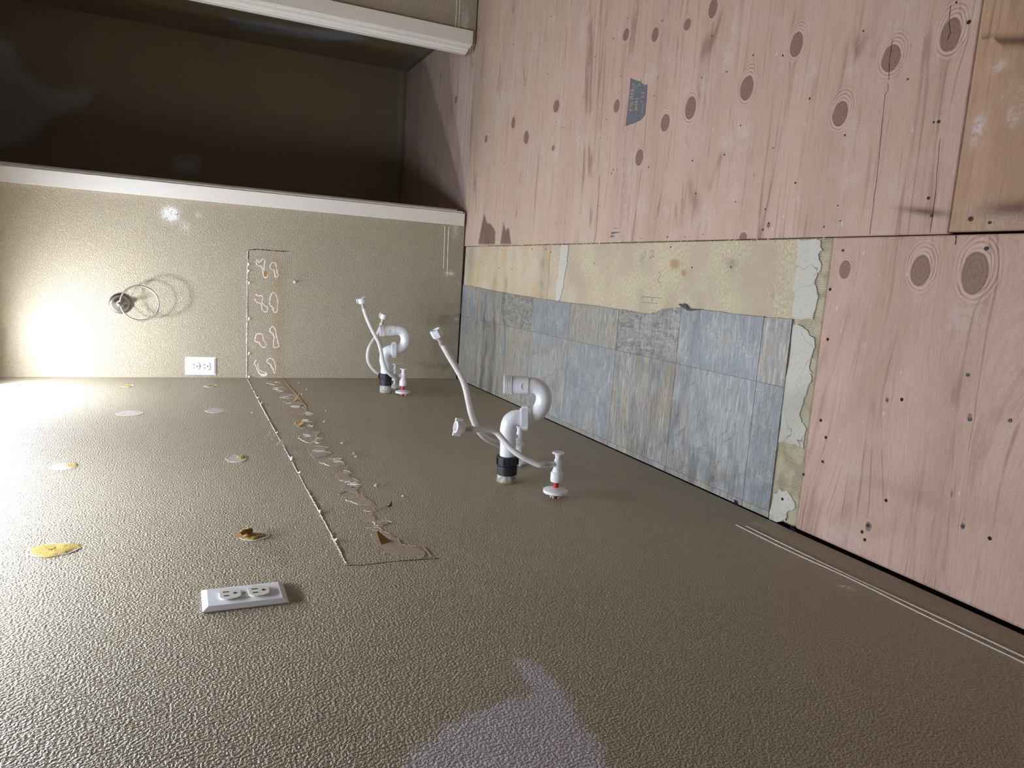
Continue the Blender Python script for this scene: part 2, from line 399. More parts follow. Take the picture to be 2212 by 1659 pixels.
# stone-print vinyl
def vinyl(name, base, b2, vein, pale, mode):
    k = NT(name); c = k.coord(); X, Y, Z = k.xyz(c); o = k.n('ShaderNodeObjectInfo').outputs['Random']; z = k.mul(o, 40.)
    blot = k.noise(k.comb(k.mul(X, 9.), k.mul(Y, 12.), z), 1., 5., .6)
    spk = k.noise(k.comb(k.mul(X, 190.), k.mul(Y, 260.), z), 1., 4., .7)
    col = k.mix(k.step(blot, .36, .64), base, b2)
    if mode == 'streak':
        s = k.noise(k.comb(k.mul(X, 5.), k.mul(Y, 46.), z), 1., 5., .62); col = k.mix(k.mul(k.step(s, .47, .64), .85), col, vein)
        s2 = k.noise(k.comb(k.mul(X, 22.), k.mul(Y, 190.), z), 1., 4., .65); col = k.mix(k.mul(k.step(s2, .5, .7), .65), col, pale)
        s3 = k.noise(k.comb(k.mul(X, 9.), k.mul(Y, 70.), k.add(z, 4.)), 1., 3., .6); col = k.mix(k.mul(k.ridge(s3, .035), .5), col, tuple(v*.45 for v in vein))
    elif mode == 'wave':
        wv = k.noise(k.comb(k.mul(X, 26.), k.mul(Y, 11.), z), 1., 4., .6, 1.2); col = k.mix(k.mul(k.ridge(wv, .045), .8), col, tuple(v*.5 for v in vein))
        w2 = k.noise(k.comb(k.mul(X, 60.), k.mul(Y, 16.), k.add(z, 3.)), 1., 3., .6, .8); col = k.mix(k.mul(k.step(w2, .5, .68), .55), col, pale)
        w3 = k.noise(k.comb(k.mul(X, 90.), k.mul(Y, 24.), k.add(z, 5.)), 1., 3., .6, .8); col = k.mix(k.mul(k.ridge(w3, .07), .45), col, tuple(v*.55 for v in vein))
    elif mode == 'crack':
        cv = k.noise(k.comb(k.mul(X, 11.), k.mul(Y, 13.), z), 1., 4., .6, .7); col = k.mix(k.mul(k.mul(k.ridge(cv, .012), k.step(blot, .4, .6)), .7), col, pale)
        c2 = k.noise(k.comb(k.mul(X, 5.), k.mul(Y, 22.), k.add(z, 7.)), 1., 5., .65, .4); col = k.mix(k.mul(k.step(c2, .55, .66), .6), col, vein)
        c3 = k.noise(k.comb(k.mul(X, 24.), k.mul(Y, 26.), k.add(z, 2.)), 1., 3., .6); col = k.mix(k.mul(k.ridge(c3, .03), .35), col, tuple(v*.5 for v in vein))
    else:
        d = k.sub(Y, k.mul(X, -1.25)); dv = k.noise(k.comb(k.mul(d, 9.), k.mul(X, 3.), z), 1., 5., .55); col = k.mix(k.mul(k.mul(k.ridge(dv, .007), k.step(blot, .35, .55)), .8), col, tuple(v*.55 for v in vein))
        s2 = k.noise(k.comb(k.mul(X, 16.), k.mul(Y, 130.), z), 1., 4., .65); col = k.mix(k.mul(k.step(s2, .5, .68), .6), col, pale)
        s = k.noise(k.comb(k.mul(X, 4.), k.mul(Y, 24.), k.add(z, 3.)), 1., 5., .6); col = k.mix(k.mul(k.step(s, .5, .66), .5), col, vein)
    gs_ = k.noise(k.comb(k.mul(X, 20.), k.mul(Y, 170.), k.add(z, 9.)), 1., 5., .7); col = k.mix(k.mul(k.step(gs_, .5, .66), .45), col, lin(96, 92, 84)); col = k.mix(k.mul(k.step(gs_, .48, .34), .4), col, lin(184, 184, 178))
    f = k.add(.80, k.mul(spk, .68)); col = k.mix(1., col, k.comb(f, f, f), 'MULTIPLY')
    return k.out(col, .42, k.bump(k.add(spk, blot), .0009, .5), .4)
SB1, SB2 = lin(124, 127, 127), lin(166, 168, 166)
m_tile = {'streak': vinyl('streaked_slate_print', SB1, lin(140, 137, 128), lin(156, 140, 116), lin(188, 183, 170), 'streak'),
          'tan': vinyl('tan_streaked_slate_print', lin(144, 141, 132), lin(130, 132, 129), lin(156, 139, 114), lin(190, 184, 170), 'streak'),
          'wave': vinyl('wavy_slate_print', lin(134, 133, 128), lin(146, 143, 135), lin(130, 117, 100), lin(180, 176, 166), 'wave'),
          'crack': vinyl('veined_blue_slate_print', lin(126, 131, 133), lin(140, 143, 141), lin(160, 149, 130), lin(184, 186, 180), 'crack'),
          'diag': vinyl('diagonal_slate_print', lin(130, 133, 132), lin(146, 147, 143), lin(140, 126, 108), lin(182, 182, 174), 'diag')}
m_ink = plain('faded_gray_ink', lin(108, 110, 114), .7, .2, var=.3, scale=120)
m_ink_gap = plain('worn_ink_gap', lin(180, 160, 146), .7, .2)

# ------------------------------------------------------------------ setting: floor
ROOM_X, ROOM_Y0, WALL_Y, CEIL = 2.6, -4.2, 3.15, 2.44
floor = empty('floor', kind='structure', label='bare plywood subfloor with stripped vinyl beside the long tan wall')
MB().box((-.12, ROOM_Y0, -.05), (ROOM_X+.1, 4.4, -.018)).build('subfloor', m_dark, floor)

def knot_list(raw):
    out = []
    for px, py, hw, hh in raw:
        c = onF(px, py); ex = abs(onF(px, py-hh)[0]-onF(px, py+hh)[0])/2; ey = abs(onF(px-hw, py)[1]-onF(px+hw, py)[1])/2
        out.append((c[0], c[1], ex, ey))
    return out
K_MAIN = knot_list([(2053, 75, 22, 34), (1925, 127, 19, 28), (1720, 97, 13, 25), (1815, 245, 16, 26), (1613, 190, 13, 26), (1492, 233, 11, 24),
    (1437, 265, 9, 19), (1415, 75, 7, 15), (1540, 18, 9, 20), (1485, 53, 7, 12), (1381, 340, 8, 18), (1352, 75, 6, 13), (1332, 229, 6, 14), (1202, 229, 6, 13),
    (1137, 297, 5, 14), (1109, 265, 4, 12), (1050, 300, 3, 8), (1195, 320, 3, 6), (1660, 487, 4, 6), (1605, 512, 8, 10)])
K_LOW = knot_list([(1825, 583, 12, 20), (1988, 585, 21, 33), (2105, 590, 29, 44), (1876, 1137, 7, 11), (2080, 1136, 5, 9), (1916, 864, 4, 7), (2095, 900, 5, 9), (1778, 998, 3, 5)])
def knot_fields(knots, warp=.5, big=.0, seed=1):
    def kn(x, y):
        r = np.full(x.shape, 4.0)
        for cx, cy, ax, ay in knots: r = np.minimum(r, np.hypot((x-cx)/ax, (y-cy)/ay))
        return r
    def gu(x, y):
        g = y + .012*(vnoise(x, y, seed, 1.3)-.5) + .03*x*0 + big*(vnoise(x*.55, y*1.6, seed+5, 2.2)-.5) + big*.35*(vnoise(x*.6, y*1.8, seed+9, 6.)-.5)
        for cx, cy, ax, ay in knots:
            r = np.hypot((x-cx)/(ax*1.25), (y-cy)/ay)
            g = g - (y-cy)*np.where(r > 1, 1/np.maximum(r, 1)**2.2, 1.)*.93
        return g
    def halo(x, y):
        r = np.full(x.shape, 4.0)
        for cx, cy, ax, ay in knots: r = np.minimum(r, np.hypot((x-cx-.28*ax)/(1.62*ax), (y-cy+.12*ay)/(1.62*ay)))
        return r
    return kn, gu, halo
def floor_plane(z): return lambda U, V: np.stack([U, V, np.full(U.shape, z)], -1)
zero = lambda x, y: np.zeros(x.shape)
def sheet(name, xs, ys, mat, knots, z=0., big=0., seed=1, tint=zero, dust=zero, dark=zero, **k):
    kn, gu, ha = knot_fields(knots, big=big, seed=seed)
    return grid_mesh(name, xs, ys, floor_plane(z), mat, floor, dict(knot=kn, grain=gu, halo=ha, tint=tint, dust=dust, dark=dark), skirt=(0, 0, -.016), **k)

def px_poly(pts, f=onF): return [tuple(f(*p)[:2]) for p in pts]
st1 = px_poly([(1033, 527), (1040, 490), (1046, 462), (1052, 482), (1060, 484), (1070, 500), (1069, 527)])
st2 = px_poly([(1081, 527), (1088, 480), (1092, 498), (1099, 492), (1104, 527)])
st3 = px_poly([(1015, 300), (1032, 300), (1018, 440), (1008, 440)])
def main_dark(x, y):
    d = np.minimum(sdf_poly(x, y, st1), sdf_poly(x, y, st2)); a = 1-np.clip((d+.002)/.006, 0, 1)
    e = np.clip((y-2.86)/.3, 0, 1)*np.clip((x-.85)/.3, 0, 1)*(.35+.65*vnoise(x*.4, y*2, 3, 9.))       # darker and mottled towards the closet threshold
    c = onF(1995, 455); s = np.exp(-(((x-c[0]-.15*(y-.9))/.006)**2 + ((y-.89)/.045)**2))                            # black drag mark by the near seam
    return np.clip(a*.8 + e*.55 + s*.9, 0, 1)
def blob(x, y, lst):
    o = np.zeros(x.shape)
    for px, py, rx, ry, a in lst:
        c = onF(px, py); o = np.maximum(o, a*np.exp(-(((x-c[0])/rx)**2+((y-c[1])/ry)**2)))
    return o
DUST = [(1585, 60, .05, .01, .6), (1570, 130, .03, .015, .7), (1255, 60, .07, .02, .55), (1240, 150, .06, .015, .4), (1250, 280, .07, .018, .5), (1725, 425, .008, .006, .8),
        (1755, 150, .02, .012, .5), (1840, 160, .015, .012, .5), (1610, 300, .05, .02, .4), (1570, 310, .02, .02, .5), (1200, 330, .04, .02, .4), (1410, 160, .02, .02, .5), (1155, 100, .06, .02, .35),
        (1380, 450, .03, .02, .4), (1520, 480, .05, .03, .35), (1930, 410, .02, .012, .35), (1395, 168, .01, .01, .7)]
def main_dust(x, y): return np.maximum(blob(x, y, DUST), .55*np.clip(vnoise(x*.6, y, 77, 7.)-.5, 0, 1))*(.4+.9*vnoise(x, y, 21, 90.))
def main_tint(x, y):
    b = np.clip((y-1.92)/.5, 0, 1)*(.25+.9*vnoise(x*.5, y*3, 8, 4.)); st = ((y > 1.94) & (y < 2.16) & (x < .95)).astype(float)
    return np.clip(b*.6 + st*.4, 0, 1)
sheet('plywood_sheet', seg_axis([(.606, 1.75, .0045), (1.75, 1.825, .02)]), seg_axis([(.8413, 3.168, .0045)]), m_ply, K_MAIN, seed=3, big=.03,
      tint=main_tint, dust=main_dust, dark=main_dark, label='large pink plywood sheet full of brown knots')
BR_MARK = lambda x, y: np.clip(np.exp(-(((x-onF(2150, 95)[0]-.25*(y-.79))/.008)**2))*.9*(y < .835)*(vnoise(x, y, 4, 40.) > .35) + blob(x, y, [(2190, 450, .012, .05, .8)]), 0, 1)
sheet('plywood_sheet', seg_axis([(.609, 1.2, .005), (1.2, 1.825, .03)]), seg_axis([(-1.6, .45, .04), (.45, .8387, .005)]), m_ply3, [], seed=13, big=.02,
      dust=lambda x, y: blob(x, y, [(2112, 280, .022, .01, .9), (2190, 250, .015, .01, .6), (2160, 140, .012, .012, .5)]), dark=BR_MARK, label='tan plywood sheet stained along its edge')
sheet('plywood_sheet', seg_axis([(.006, .6034, .0045)]), seg_axis([(-1.36, .45, .04), (.45, 1.0772, .0045)]), m_ply2, K_LOW, seed=24, big=.16,
      dust=lambda x, y: blob(x, y, [(1786, 1165, .004, .004, .9), (1868, 748, .006, .003, .8), (1990, 562, .004, .004, .9), (2080, 680, .05, .04, .3), (1850, 1020, .02, .02, .35), (1830, 1160, .03, .06, .3)]),
      label='pink plywood sheet with raised grain and three big knots')
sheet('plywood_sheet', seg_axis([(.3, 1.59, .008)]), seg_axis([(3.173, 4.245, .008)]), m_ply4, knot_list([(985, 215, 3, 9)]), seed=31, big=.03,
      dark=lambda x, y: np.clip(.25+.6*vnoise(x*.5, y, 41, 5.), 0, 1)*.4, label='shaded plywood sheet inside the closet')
sheet('plywood_sheet', seg_axis([(1.828, 2.59, .03)]), seg_axis([(-1.6, 3.168, .04)]), m_ply, [], seed=41, big=.03)
sheet('plywood_sheet', seg_axis([(.008, 2.59, .05)]), seg_axis([(-4.19, -1.605, .1)]), m_ply2, [], seed=42, big=.05)
# underlayment strip with the vinyl peeled off it
ST_SEAM = 2.305
gray_far = lambda x, y: np.clip(1-np.abs(y-(ST_SEAM+.045))/.05, 0, 1)*1.2*(.3+.7*vnoise(x, y, 3, 60.)) + blob(x, y, [(1015, 560, .08, .05, .8)])
grid_mesh('underlayment_sheet', seg_axis([(.006, .6034, .008)]), seg_axis([(ST_SEAM+.002, 3.145, .008)]), floor_plane(-.003), m_under_far, floor,
          dict(gray=gray_far, trowel=zero, knot=lambda x, y: np.full(x.shape, 4.)), skirt=(0, 0, -.013), label='stained cream underlayment below the back wall')
K_UND = [(*onF(1455, 570)[:2], .014, .022), (*onF(1475, 590)[:2], .01, .012)]
grid_mesh('underlayment_sheet', seg_axis([(.006, .6034, .006)]), seg_axis([(1.0808, ST_SEAM-.001, .006)]), floor_plane(-.003), m_under_near, floor,
          dict(gray=lambda x, y: blob(x, y, [(1578, 568, .012, .02, .9), (1580, 580, .006, .006, .9), (1385, 562, .02, .012, .6), (1668, 637, .008, .006, .8), (1300, 540, .03, .03, .3)]),
               trowel=lambda x, y: np.clip((1.165-y)/.004, 0, 1), knot=knot_fields(K_UND)[0]), skirt=(0, 0, -.013), label='scraped yellow underlayment with trowel marks')
# white filler spread on the underlayment
def filler(pts, seed, **k):
    P = [onF(*p, -.003) for p in pts]; P = ragged(P, .0022, 4, seed)
    for p in P: p[2] = -.0028
    return MB().prism(P, (0, 0, 1), .0022).build('filler_patch', m_filler, floor, **k)
filler([(1725, 517), (1773, 517), (1776, 535), (1768, 560), (1778, 575), (1768, 590), (1763, 612), (1768, 650), (1758, 690), (1711, 689), (1716, 640), (1722, 570)], 1)
filler([(1715, 694), (1735, 705), (1752, 722), (1763, 735), (1758, 762), (1749, 792), (1756, 812), (1744, 850), (1727, 895), (1741, 930), (1737, 968), (1722, 962), (1684, 952), (1699, 822)], 2)
filler([(1671, 1065), (1690, 1060), (1706, 1064), (1722, 1092), (1703, 1108), (1699, 1122), (1688, 1128), (1662, 1124)], 3)
filler([(1213, 529), (1228, 529), (1225, 570), (1217, 620), (1210, 650), (1201, 652), (1205, 610), (1209, 570)], 4, label='narrow white filler strip beside the seam')
# crumbs of filler along the long seam
cb = MB()
for i in range(60):
    y = random.uniform(1.9, 3.1); x = .603+random.gauss(0, .0025); s = random.uniform(.0008, .0019)
    cb.box((x-s, y-s*1.6, -.004), (x+s, y+s*1.6, -.001+s*.6))
for i in range(30):
    y = random.uniform(1.1, 1.9); x = .603+random.gauss(0, .002); s = random.uniform(.0007, .0013)
    cb.box((x-s, y-s*1.5, -.004), (x+s, y+s*1.5, -.001+s*.6))
cb.build('seam_crumbs', m_filler, floor, kind='stuff')

# nails, screws and holes in the boards
def disc(mb, c, r, z0=.0004, n=10, sx=1.3):
    mb.lathe([(0, r), (z0, r*.9)], (c[0], c[1], 0), (0, 0, 1), n)
HOLES = [(1431, 45), (1538, 78), (1627, 119), (1691, 120), (1749, 213), (1516, 168), (1414, 207), (1570, 155), (1600, 271), (1825, 292), (1865, 67), (1961, 171), (2066, 5), (1496, 347), (1565, 334),
    (1401, 361), (1503, 418), (1589, 436), (1653, 452), (1661, 482), (1648, 496), (1810, 444), (1815, 477), (1780, 490), (1386, 515), (1480, 512), (1518, 506), (1442, 512), (1325, 367), (1321, 374), (1296, 445),
    (1325, 83), (1285, 122), (1210, 150), (1183, 160), (1133, 185), (1110, 212), (1109, 95), (1340, 165), (1355, 40), (1190, 35), (1070, 95), (1064, 120), (1095, 35), (1297, 298), (1310, 258), (1260, 210), (1218, 275), (1202, 263), (1123, 303), (1090, 352), (1066, 352),
    (1080, 318), (1040, 215), (1012, 206), (2017, 264), (1670, 320), (1718, 395)]
MAIN_BIG = [(2006, 428, 5), (2013, 466, 5), (1669, 321, 3.5), (2027, 260, 5)]
hb = MB()
for px, py in HOLES:
    c = onF(px, py); disc(hb, c, random.uniform(.0015, .0025))
for px, py in [(1793, 625), (1788, 733), (1773, 908), (1784, 945), (1914, 1081), (1862, 1149), (1868, 1166), (2138, 1163), (2182, 908), (1948, 863), (1690, 1078)]:
    disc(hb, onF(px, py), .0034)
for px, py in [(1495, 578), (1579, 577), (1449, 534), (1283, 569), (1078, 579), (1106, 581), (1150, 538), (1190, 545), (1040, 565), (1085, 540), (1614, 763), (1180, 538)]:
    hb.lathe([(0, .0024), (.0007, .002)], onF(px, py, -.003), (0, 0, 1), 9)
hb.build('nail_holes', m_slot, floor, kind='stuff')
def screw(px, py, r, mat, z=.0012):
    r *= .62
    c = onF(px, py); return MB().lathe([(0, r), (z, r*.96), (z, r*.5), (z*.4, r*.35)], (c[0], c[1], 0), (0, 0, 1), 14).build('screw_head', mat, floor, smooth=30)
m_screw = plain('dark_screw', lin(52, 52, 52), .5, metal=.3, var=.2)
for px, py, r in [(2097, 473, .0066), (2131, 537, .0058), (1821, 541, .0042), (1736, 1025, .0052), (2091, 810, .005), (2095, 906, .0055), (1917, 865, .0035), (2006, 428, .0045), (2013, 466, .0045), (2138, 481, .004), (2182, 908, .005), (2079, 1137, .0045), (1777, 997, .0045), (1875, 1135, .0055), (2028, 263, .0045), (2093, 48, .0055)]:
    screw(px, py, r, m_screw)
# splits in the veneer
def crack(pts, wd, f=onF, nrm=(0, 0, 1), mat=None, name='veneer_split', par=None, off=.0002, jit=.0003, **k):
    P = [f(*p, off) for p in pts]; P = smooth_path(P, 6); j = [np.array([random.gauss(0, jit), random.gauss(0, jit), 0]) if nrm == (0, 0, 1) else np.zeros(3) for _ in P]
    P = [p+q for p, q in zip(P, j)]
    return MB().ribbon(P, [wd*random.uniform(.5, 1.3) for _ in P], nrm, .0003).build(name, mat or m_crack, par or floor, **k)
crack([(1928, 85), (1924, 115), (1921, 138), (1920, 172)], .0011); crack([(1918, 180), (1918, 195), (1912, 207), (1905, 270), (1898, 350), (1888, 430), (1878, 507)], .0008)
crack([(2054, 12), (2050, 45), (2052, 70), (2046, 88)], .0011); crack([(2031, 300), (2026, 350), (2020, 420), (2009, 503)], .0008)
crack([(2066, 503), (2064, 528)], .0016); crack([(1295, 380), (1292, 440), (1288, 500), (1284, 524)], .0016, label='dark veneer joint')
crack([(1020, 45), (1018, 120), (1014, 240), (1009, 380)], .0012)
crack([(1735, 560), (1760, 585), (1780, 600)], .0008) if False else None
# old ink stamp on the main sheet
def ink(pts, name='ink_stamp', **k):
    P = [onF(*p, .0002) for p in pts]; return MB().prism(P, (0, 0, 1), .00025).build(name, m_ink, floor, **k)
stamp = ink([(1362, 168), (1370, 172), (1383, 176), (1392, 184), (1399, 182), (1397, 215), (1394, 248), (1384, 260), (1368, 267), (1351, 273), (1355, 240), (1359, 205)], label='worn gray ink stamp with faded lettering')
lm = MB()
def stroke(*pts, wd=.0022): lm.ribbon([onF(*p, .0005) for p in pts], wd, (0, 0, 1), .0002)
for s in [((1359, 236), (1364, 231), (1358, 229), (1365, 226)), ((1358, 239), (1366, 237)), ((1360, 223), (1367, 221), (1367, 225), (1361, 228)), ((1365, 217), (1366, 213)), ((1360, 210), (1368, 208), (1368, 212), (1360, 213)),
          ((1361, 204), (1369, 201), (1366, 206), (1362, 199)), ((1362, 196), (1370, 196)), ((1362, 196), (1363, 192)), ((1366, 196), (1366, 192)), ((1370, 196), (1370, 191)), ((1365, 180), (1371, 184), (1366, 192), (1372, 188)),
          ((1371, 238), (1377, 237)), ((1371, 233), (1377, 232)), ((1374, 237), (1374, 230)), ((1371, 227), (1378, 226)), ((1371, 221), (1378, 219)), ((1374, 224), (1375, 216)), ((1374, 214), (1380, 212)), ((1375, 188), (1381, 181), (1383, 186)),
          ((1386, 202), (1392, 199)), ((1386, 211), (1391, 207)), ((1385, 217), (1387, 222)), ((1389, 224), (1386, 246))]:
    stroke(*s)
o = lm.build('faded_letters', m_ink_gap, stamp); o.location = (0, 0, 0)
for q in ([(1321, 495), (1331, 492), (1338, 492), (1326, 493)], [(1320, 504), (1321, 501), (1344, 501), (1321, 506)], [(1319, 514), (1320, 508), (1329, 509)]):
    ink(q, 'ink_streak')
# pencilled figures and lines on the yellow underlayment
for pts in ([(1421, 590), (1425, 588), (1427, 593), (1421, 606), (1427, 612)], [(1388, 556), (1393, 542), (1395, 552), (1384, 560)], [(1404, 544), (1410, 541), (1411, 548), (1403, 558), (1414, 553)],
            [(1387, 641), (1429, 644)], [(1387, 653), (1422, 656)], [(1409, 643), (1408, 655)]):
    crack(pts, .0014, lambda a, b, o=0: onF(a, b, -.0026), mat=m_pencil, name='pencil_mark', jit=.0002)

# ------------------------------------------------------------------ walls
def wallA_place(U, V): return np.stack([np.zeros(U.shape), U, V], -1)
def wallB_place(U, V): return np.stack([U, np.full(U.shape, WALL_Y), V], -1)
pA = lambda pts: [tuple(onA(*p)[1:]) for p in pts]
pB = lambda pts: [(onB(*p)[0], onB(*p)[2]) for p in pts]
SM_A = pA([(860, 1700), (880, 1640), (960, 1570), (1060, 1530), (1150, 1495), (1125, 1455), (1108, 1425), (1130, 1425), (1180, 1455), (1225, 1510), (1245, 1560), (1290, 1600), (1340, 1700)])
def g2(y, z, lst, f):
    o = np.zeros(y.shape)
    for px, py, ry, rz, a in lst:
        c = f(px, py); c = (c[1], c[2]) if f is onA else (c[0], c[2]); o = np.maximum(o, a*np.exp(-(((y-c[0])/ry)**2+((z-c[1])/rz)**2)))
    return o
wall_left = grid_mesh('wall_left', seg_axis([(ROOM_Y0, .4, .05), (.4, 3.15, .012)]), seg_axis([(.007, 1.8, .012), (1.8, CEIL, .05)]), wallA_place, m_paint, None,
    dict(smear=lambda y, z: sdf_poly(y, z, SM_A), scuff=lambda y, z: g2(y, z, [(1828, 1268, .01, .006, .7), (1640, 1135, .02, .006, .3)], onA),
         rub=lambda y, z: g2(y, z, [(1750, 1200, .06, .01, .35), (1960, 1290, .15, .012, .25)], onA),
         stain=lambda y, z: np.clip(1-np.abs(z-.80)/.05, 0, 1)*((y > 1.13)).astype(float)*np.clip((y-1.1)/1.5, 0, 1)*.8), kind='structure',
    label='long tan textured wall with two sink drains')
def b_attr(): 
    scu = [(368, 462, .022, .024, 1.3), (430, 465, .01, .006, .5), (400, 490, .02, .015, .25), (972, 590, .008, .02, .6), (985, 690, .008, .01, .6), (995, 612, .004, .02, .9), (985, 500, .03, .012, .4), (1005, 45, .05, .012, .5)]
    return dict(smear=lambda x, z: np.full(x.shape, 1.), scuff=lambda x, z: g2(x, z, scu, onB), rub=lambda x, z: g2(x, z, [(990, 520, .12, .012, .8), (1012, 20, .06, .012, .8)], onB),
                stain=lambda x, z: np.clip(1-np.abs(z-.80)/.04, 0, 1)*((x < .50)).astype(float)*.55)
# back wall: left of the closet doorway, right of it, and over it, as one mesh
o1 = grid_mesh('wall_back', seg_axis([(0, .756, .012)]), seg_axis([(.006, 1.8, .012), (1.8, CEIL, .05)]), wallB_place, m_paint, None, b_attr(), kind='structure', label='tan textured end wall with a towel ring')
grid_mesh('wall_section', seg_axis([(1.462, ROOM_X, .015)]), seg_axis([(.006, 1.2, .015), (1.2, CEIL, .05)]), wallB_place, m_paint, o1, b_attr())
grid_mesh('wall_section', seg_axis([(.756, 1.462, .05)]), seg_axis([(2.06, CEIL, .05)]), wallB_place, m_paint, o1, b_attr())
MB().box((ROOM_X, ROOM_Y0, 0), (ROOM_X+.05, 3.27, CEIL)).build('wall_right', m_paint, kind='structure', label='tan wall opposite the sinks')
for a in ('smear',): pass
MB().box((-.1, ROOM_Y0, CEIL), (ROOM_X+.1, 4.4, CEIL+.05)).build('ceiling', m_ceiling, kind='structure', label='flat white ceiling')
# unseen rear wall, with a window added to let in fill light
rw = MB(); wx0, wx1, wz0, wz1 = .5, 1.5, 1.0, 2.0
rw.box((-.1, ROOM_Y0-.1, 0), (wx0, ROOM_Y0, CEIL)).box((wx1, ROOM_Y0-.1, 0), (ROOM_X, ROOM_Y0, CEIL)).box((wx0, ROOM_Y0-.1, 0), (wx1, ROOM_Y0, wz0)).box((wx0, ROOM_Y0-.1, wz1), (wx1, ROOM_Y0, CEIL))
rw.build('wall_rear', m_ceiling, kind='structure', label='wall behind the camera with a window added for fill light')
wf = MB()
for lo, hi in (((wx0, wz0), (wx1, wz0+.04)), ((wx0, wz1-.04), (wx1, wz1)), ((wx0, wz0), (wx0+.04, wz1)), ((wx1-.04, wz0), (wx1, wz1)), ((.985, wz0), (1.015, wz1))):
    wf.box((lo[0], ROOM_Y0-.07, lo[1]), (hi[0], ROOM_Y0-.02, hi[1]))
wf.build('added_window_1', m_white_trim, kind='structure', label='white framed window added for fill light')
MB().box((-.06, ROOM_Y0, 0), (-.03, 3.3, CEIL)).build('wall_cavity', m_dark, kind='structure')
# closet beyond the doorway
CX, CY = 1.594, 4.25
cl_attr = lambda sm, ru: dict(smear=sm, scuff=zero, rub=ru, stain=zero)
cb_px = lambda pts: [tuple(at(*p, 1, CY)[[0, 2]]) for p in pts]
cs_px = lambda pts: [tuple(at(*p, 0, CX)[[1, 2]]) for p in pts]
sm1 = cb_px([(-40, 80), (25, 90), (45, 150), (110, 195), (200, 195), (180, 230), (110, 250), (60, 300), (-40, 330)]); sm2 = cb_px([(375, 340), (430, 340), (425, 372), (380, 372)])
sm3 = cs_px([(490, 40), (560, 45), (640, 60), (760, 70), (790, 85), (700, 88), (600, 75), (520, 62)])
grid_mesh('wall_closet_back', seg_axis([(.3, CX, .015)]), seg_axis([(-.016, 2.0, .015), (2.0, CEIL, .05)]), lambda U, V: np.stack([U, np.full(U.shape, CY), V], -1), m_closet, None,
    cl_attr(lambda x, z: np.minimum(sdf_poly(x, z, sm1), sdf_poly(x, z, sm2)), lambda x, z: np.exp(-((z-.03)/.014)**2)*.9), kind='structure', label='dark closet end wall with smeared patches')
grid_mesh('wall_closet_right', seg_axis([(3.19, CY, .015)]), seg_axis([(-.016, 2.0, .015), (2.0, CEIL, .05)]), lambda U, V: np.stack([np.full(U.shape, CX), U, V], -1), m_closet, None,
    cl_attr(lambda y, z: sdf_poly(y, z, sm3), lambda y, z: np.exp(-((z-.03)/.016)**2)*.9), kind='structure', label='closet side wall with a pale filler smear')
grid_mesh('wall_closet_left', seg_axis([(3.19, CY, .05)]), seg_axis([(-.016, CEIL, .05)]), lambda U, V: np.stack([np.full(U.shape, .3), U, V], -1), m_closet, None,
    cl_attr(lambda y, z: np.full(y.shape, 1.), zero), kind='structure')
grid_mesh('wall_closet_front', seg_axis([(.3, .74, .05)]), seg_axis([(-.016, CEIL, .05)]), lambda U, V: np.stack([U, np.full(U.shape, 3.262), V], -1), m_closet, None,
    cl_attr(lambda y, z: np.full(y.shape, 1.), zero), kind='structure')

MB().box((1.6, 3.20, -.02), (ROOM_X, 3.27, CEIL)).build('sky_block', m_dark, kind='structure')  # dark block added out of view, keeps the sky from showing under the end wall
# doorway frame (no door hangs in it)
door = empty('door_1', (0, WALL_Y, 0), kind='structure', label='white cased doorway into the dark closet')
H = 2.05
# near-side casing and jamb (towards the sinks)
b = MB(); b.box((.694, WALL_Y-.014, .014), (.748, WALL_Y-.0005, H+.05)); b.build('casing', m_white_trim, door)
b = MB(); b.box((.742, WALL_Y-.004, .020), (.757, 3.262, H)); b.build('jamb', m_white_trim, door)
b = MB(); b.box((.757, 3.195, .030), (.768, 3.235, H)); b.build('door_stop', m_white_trim, door)
# far-side casing and jamb
b = MB(); b.box((1.4625, WALL_Y-.014, .022), (1.518, WALL_Y-.0005, H+.05)); b.build('casing', m_white_trim, door)
prof = [(1.4625, 3.138), (1.459, 3.140), (1.459, 3.150), (1.455, 3.152), (1.455, 3.182), (1.450, 3.184), (1.446, 3.188), (1.446, 3.200), (1.441, 3.203), (1.441, 3.232), (1.446, 3.236), (1.4535, 3.238), (1.4535, 3.262), (1.475, 3.262), (1.475, 3.150)]
b = MB(); b.prism([(x, y, .024) for x, y in prof], (0, 0, 1), H-.024); b.build('jamb', m_white_trim, door, label='grooved white door jamb')
b = MB(); b.box((.742, WALL_Y-.014, H), (1.518, WALL_Y, H+.05)).box((.742, WALL_Y-.004, H-.015), (1.475, 3.262, H)); b.build('head_casing', m_white_trim, door)
b = MB()
for i in range(9):
    y = 3.16+.012*i; b.box((1.445+random.uniform(0, .006), y, .006), (1.470, y+.009, .024-random.uniform(0, .006)))
b.build('splintered_end', plain('raw_splintered_wood', lin(170, 136, 104), .85, .2, var=.3, scale=150), door)

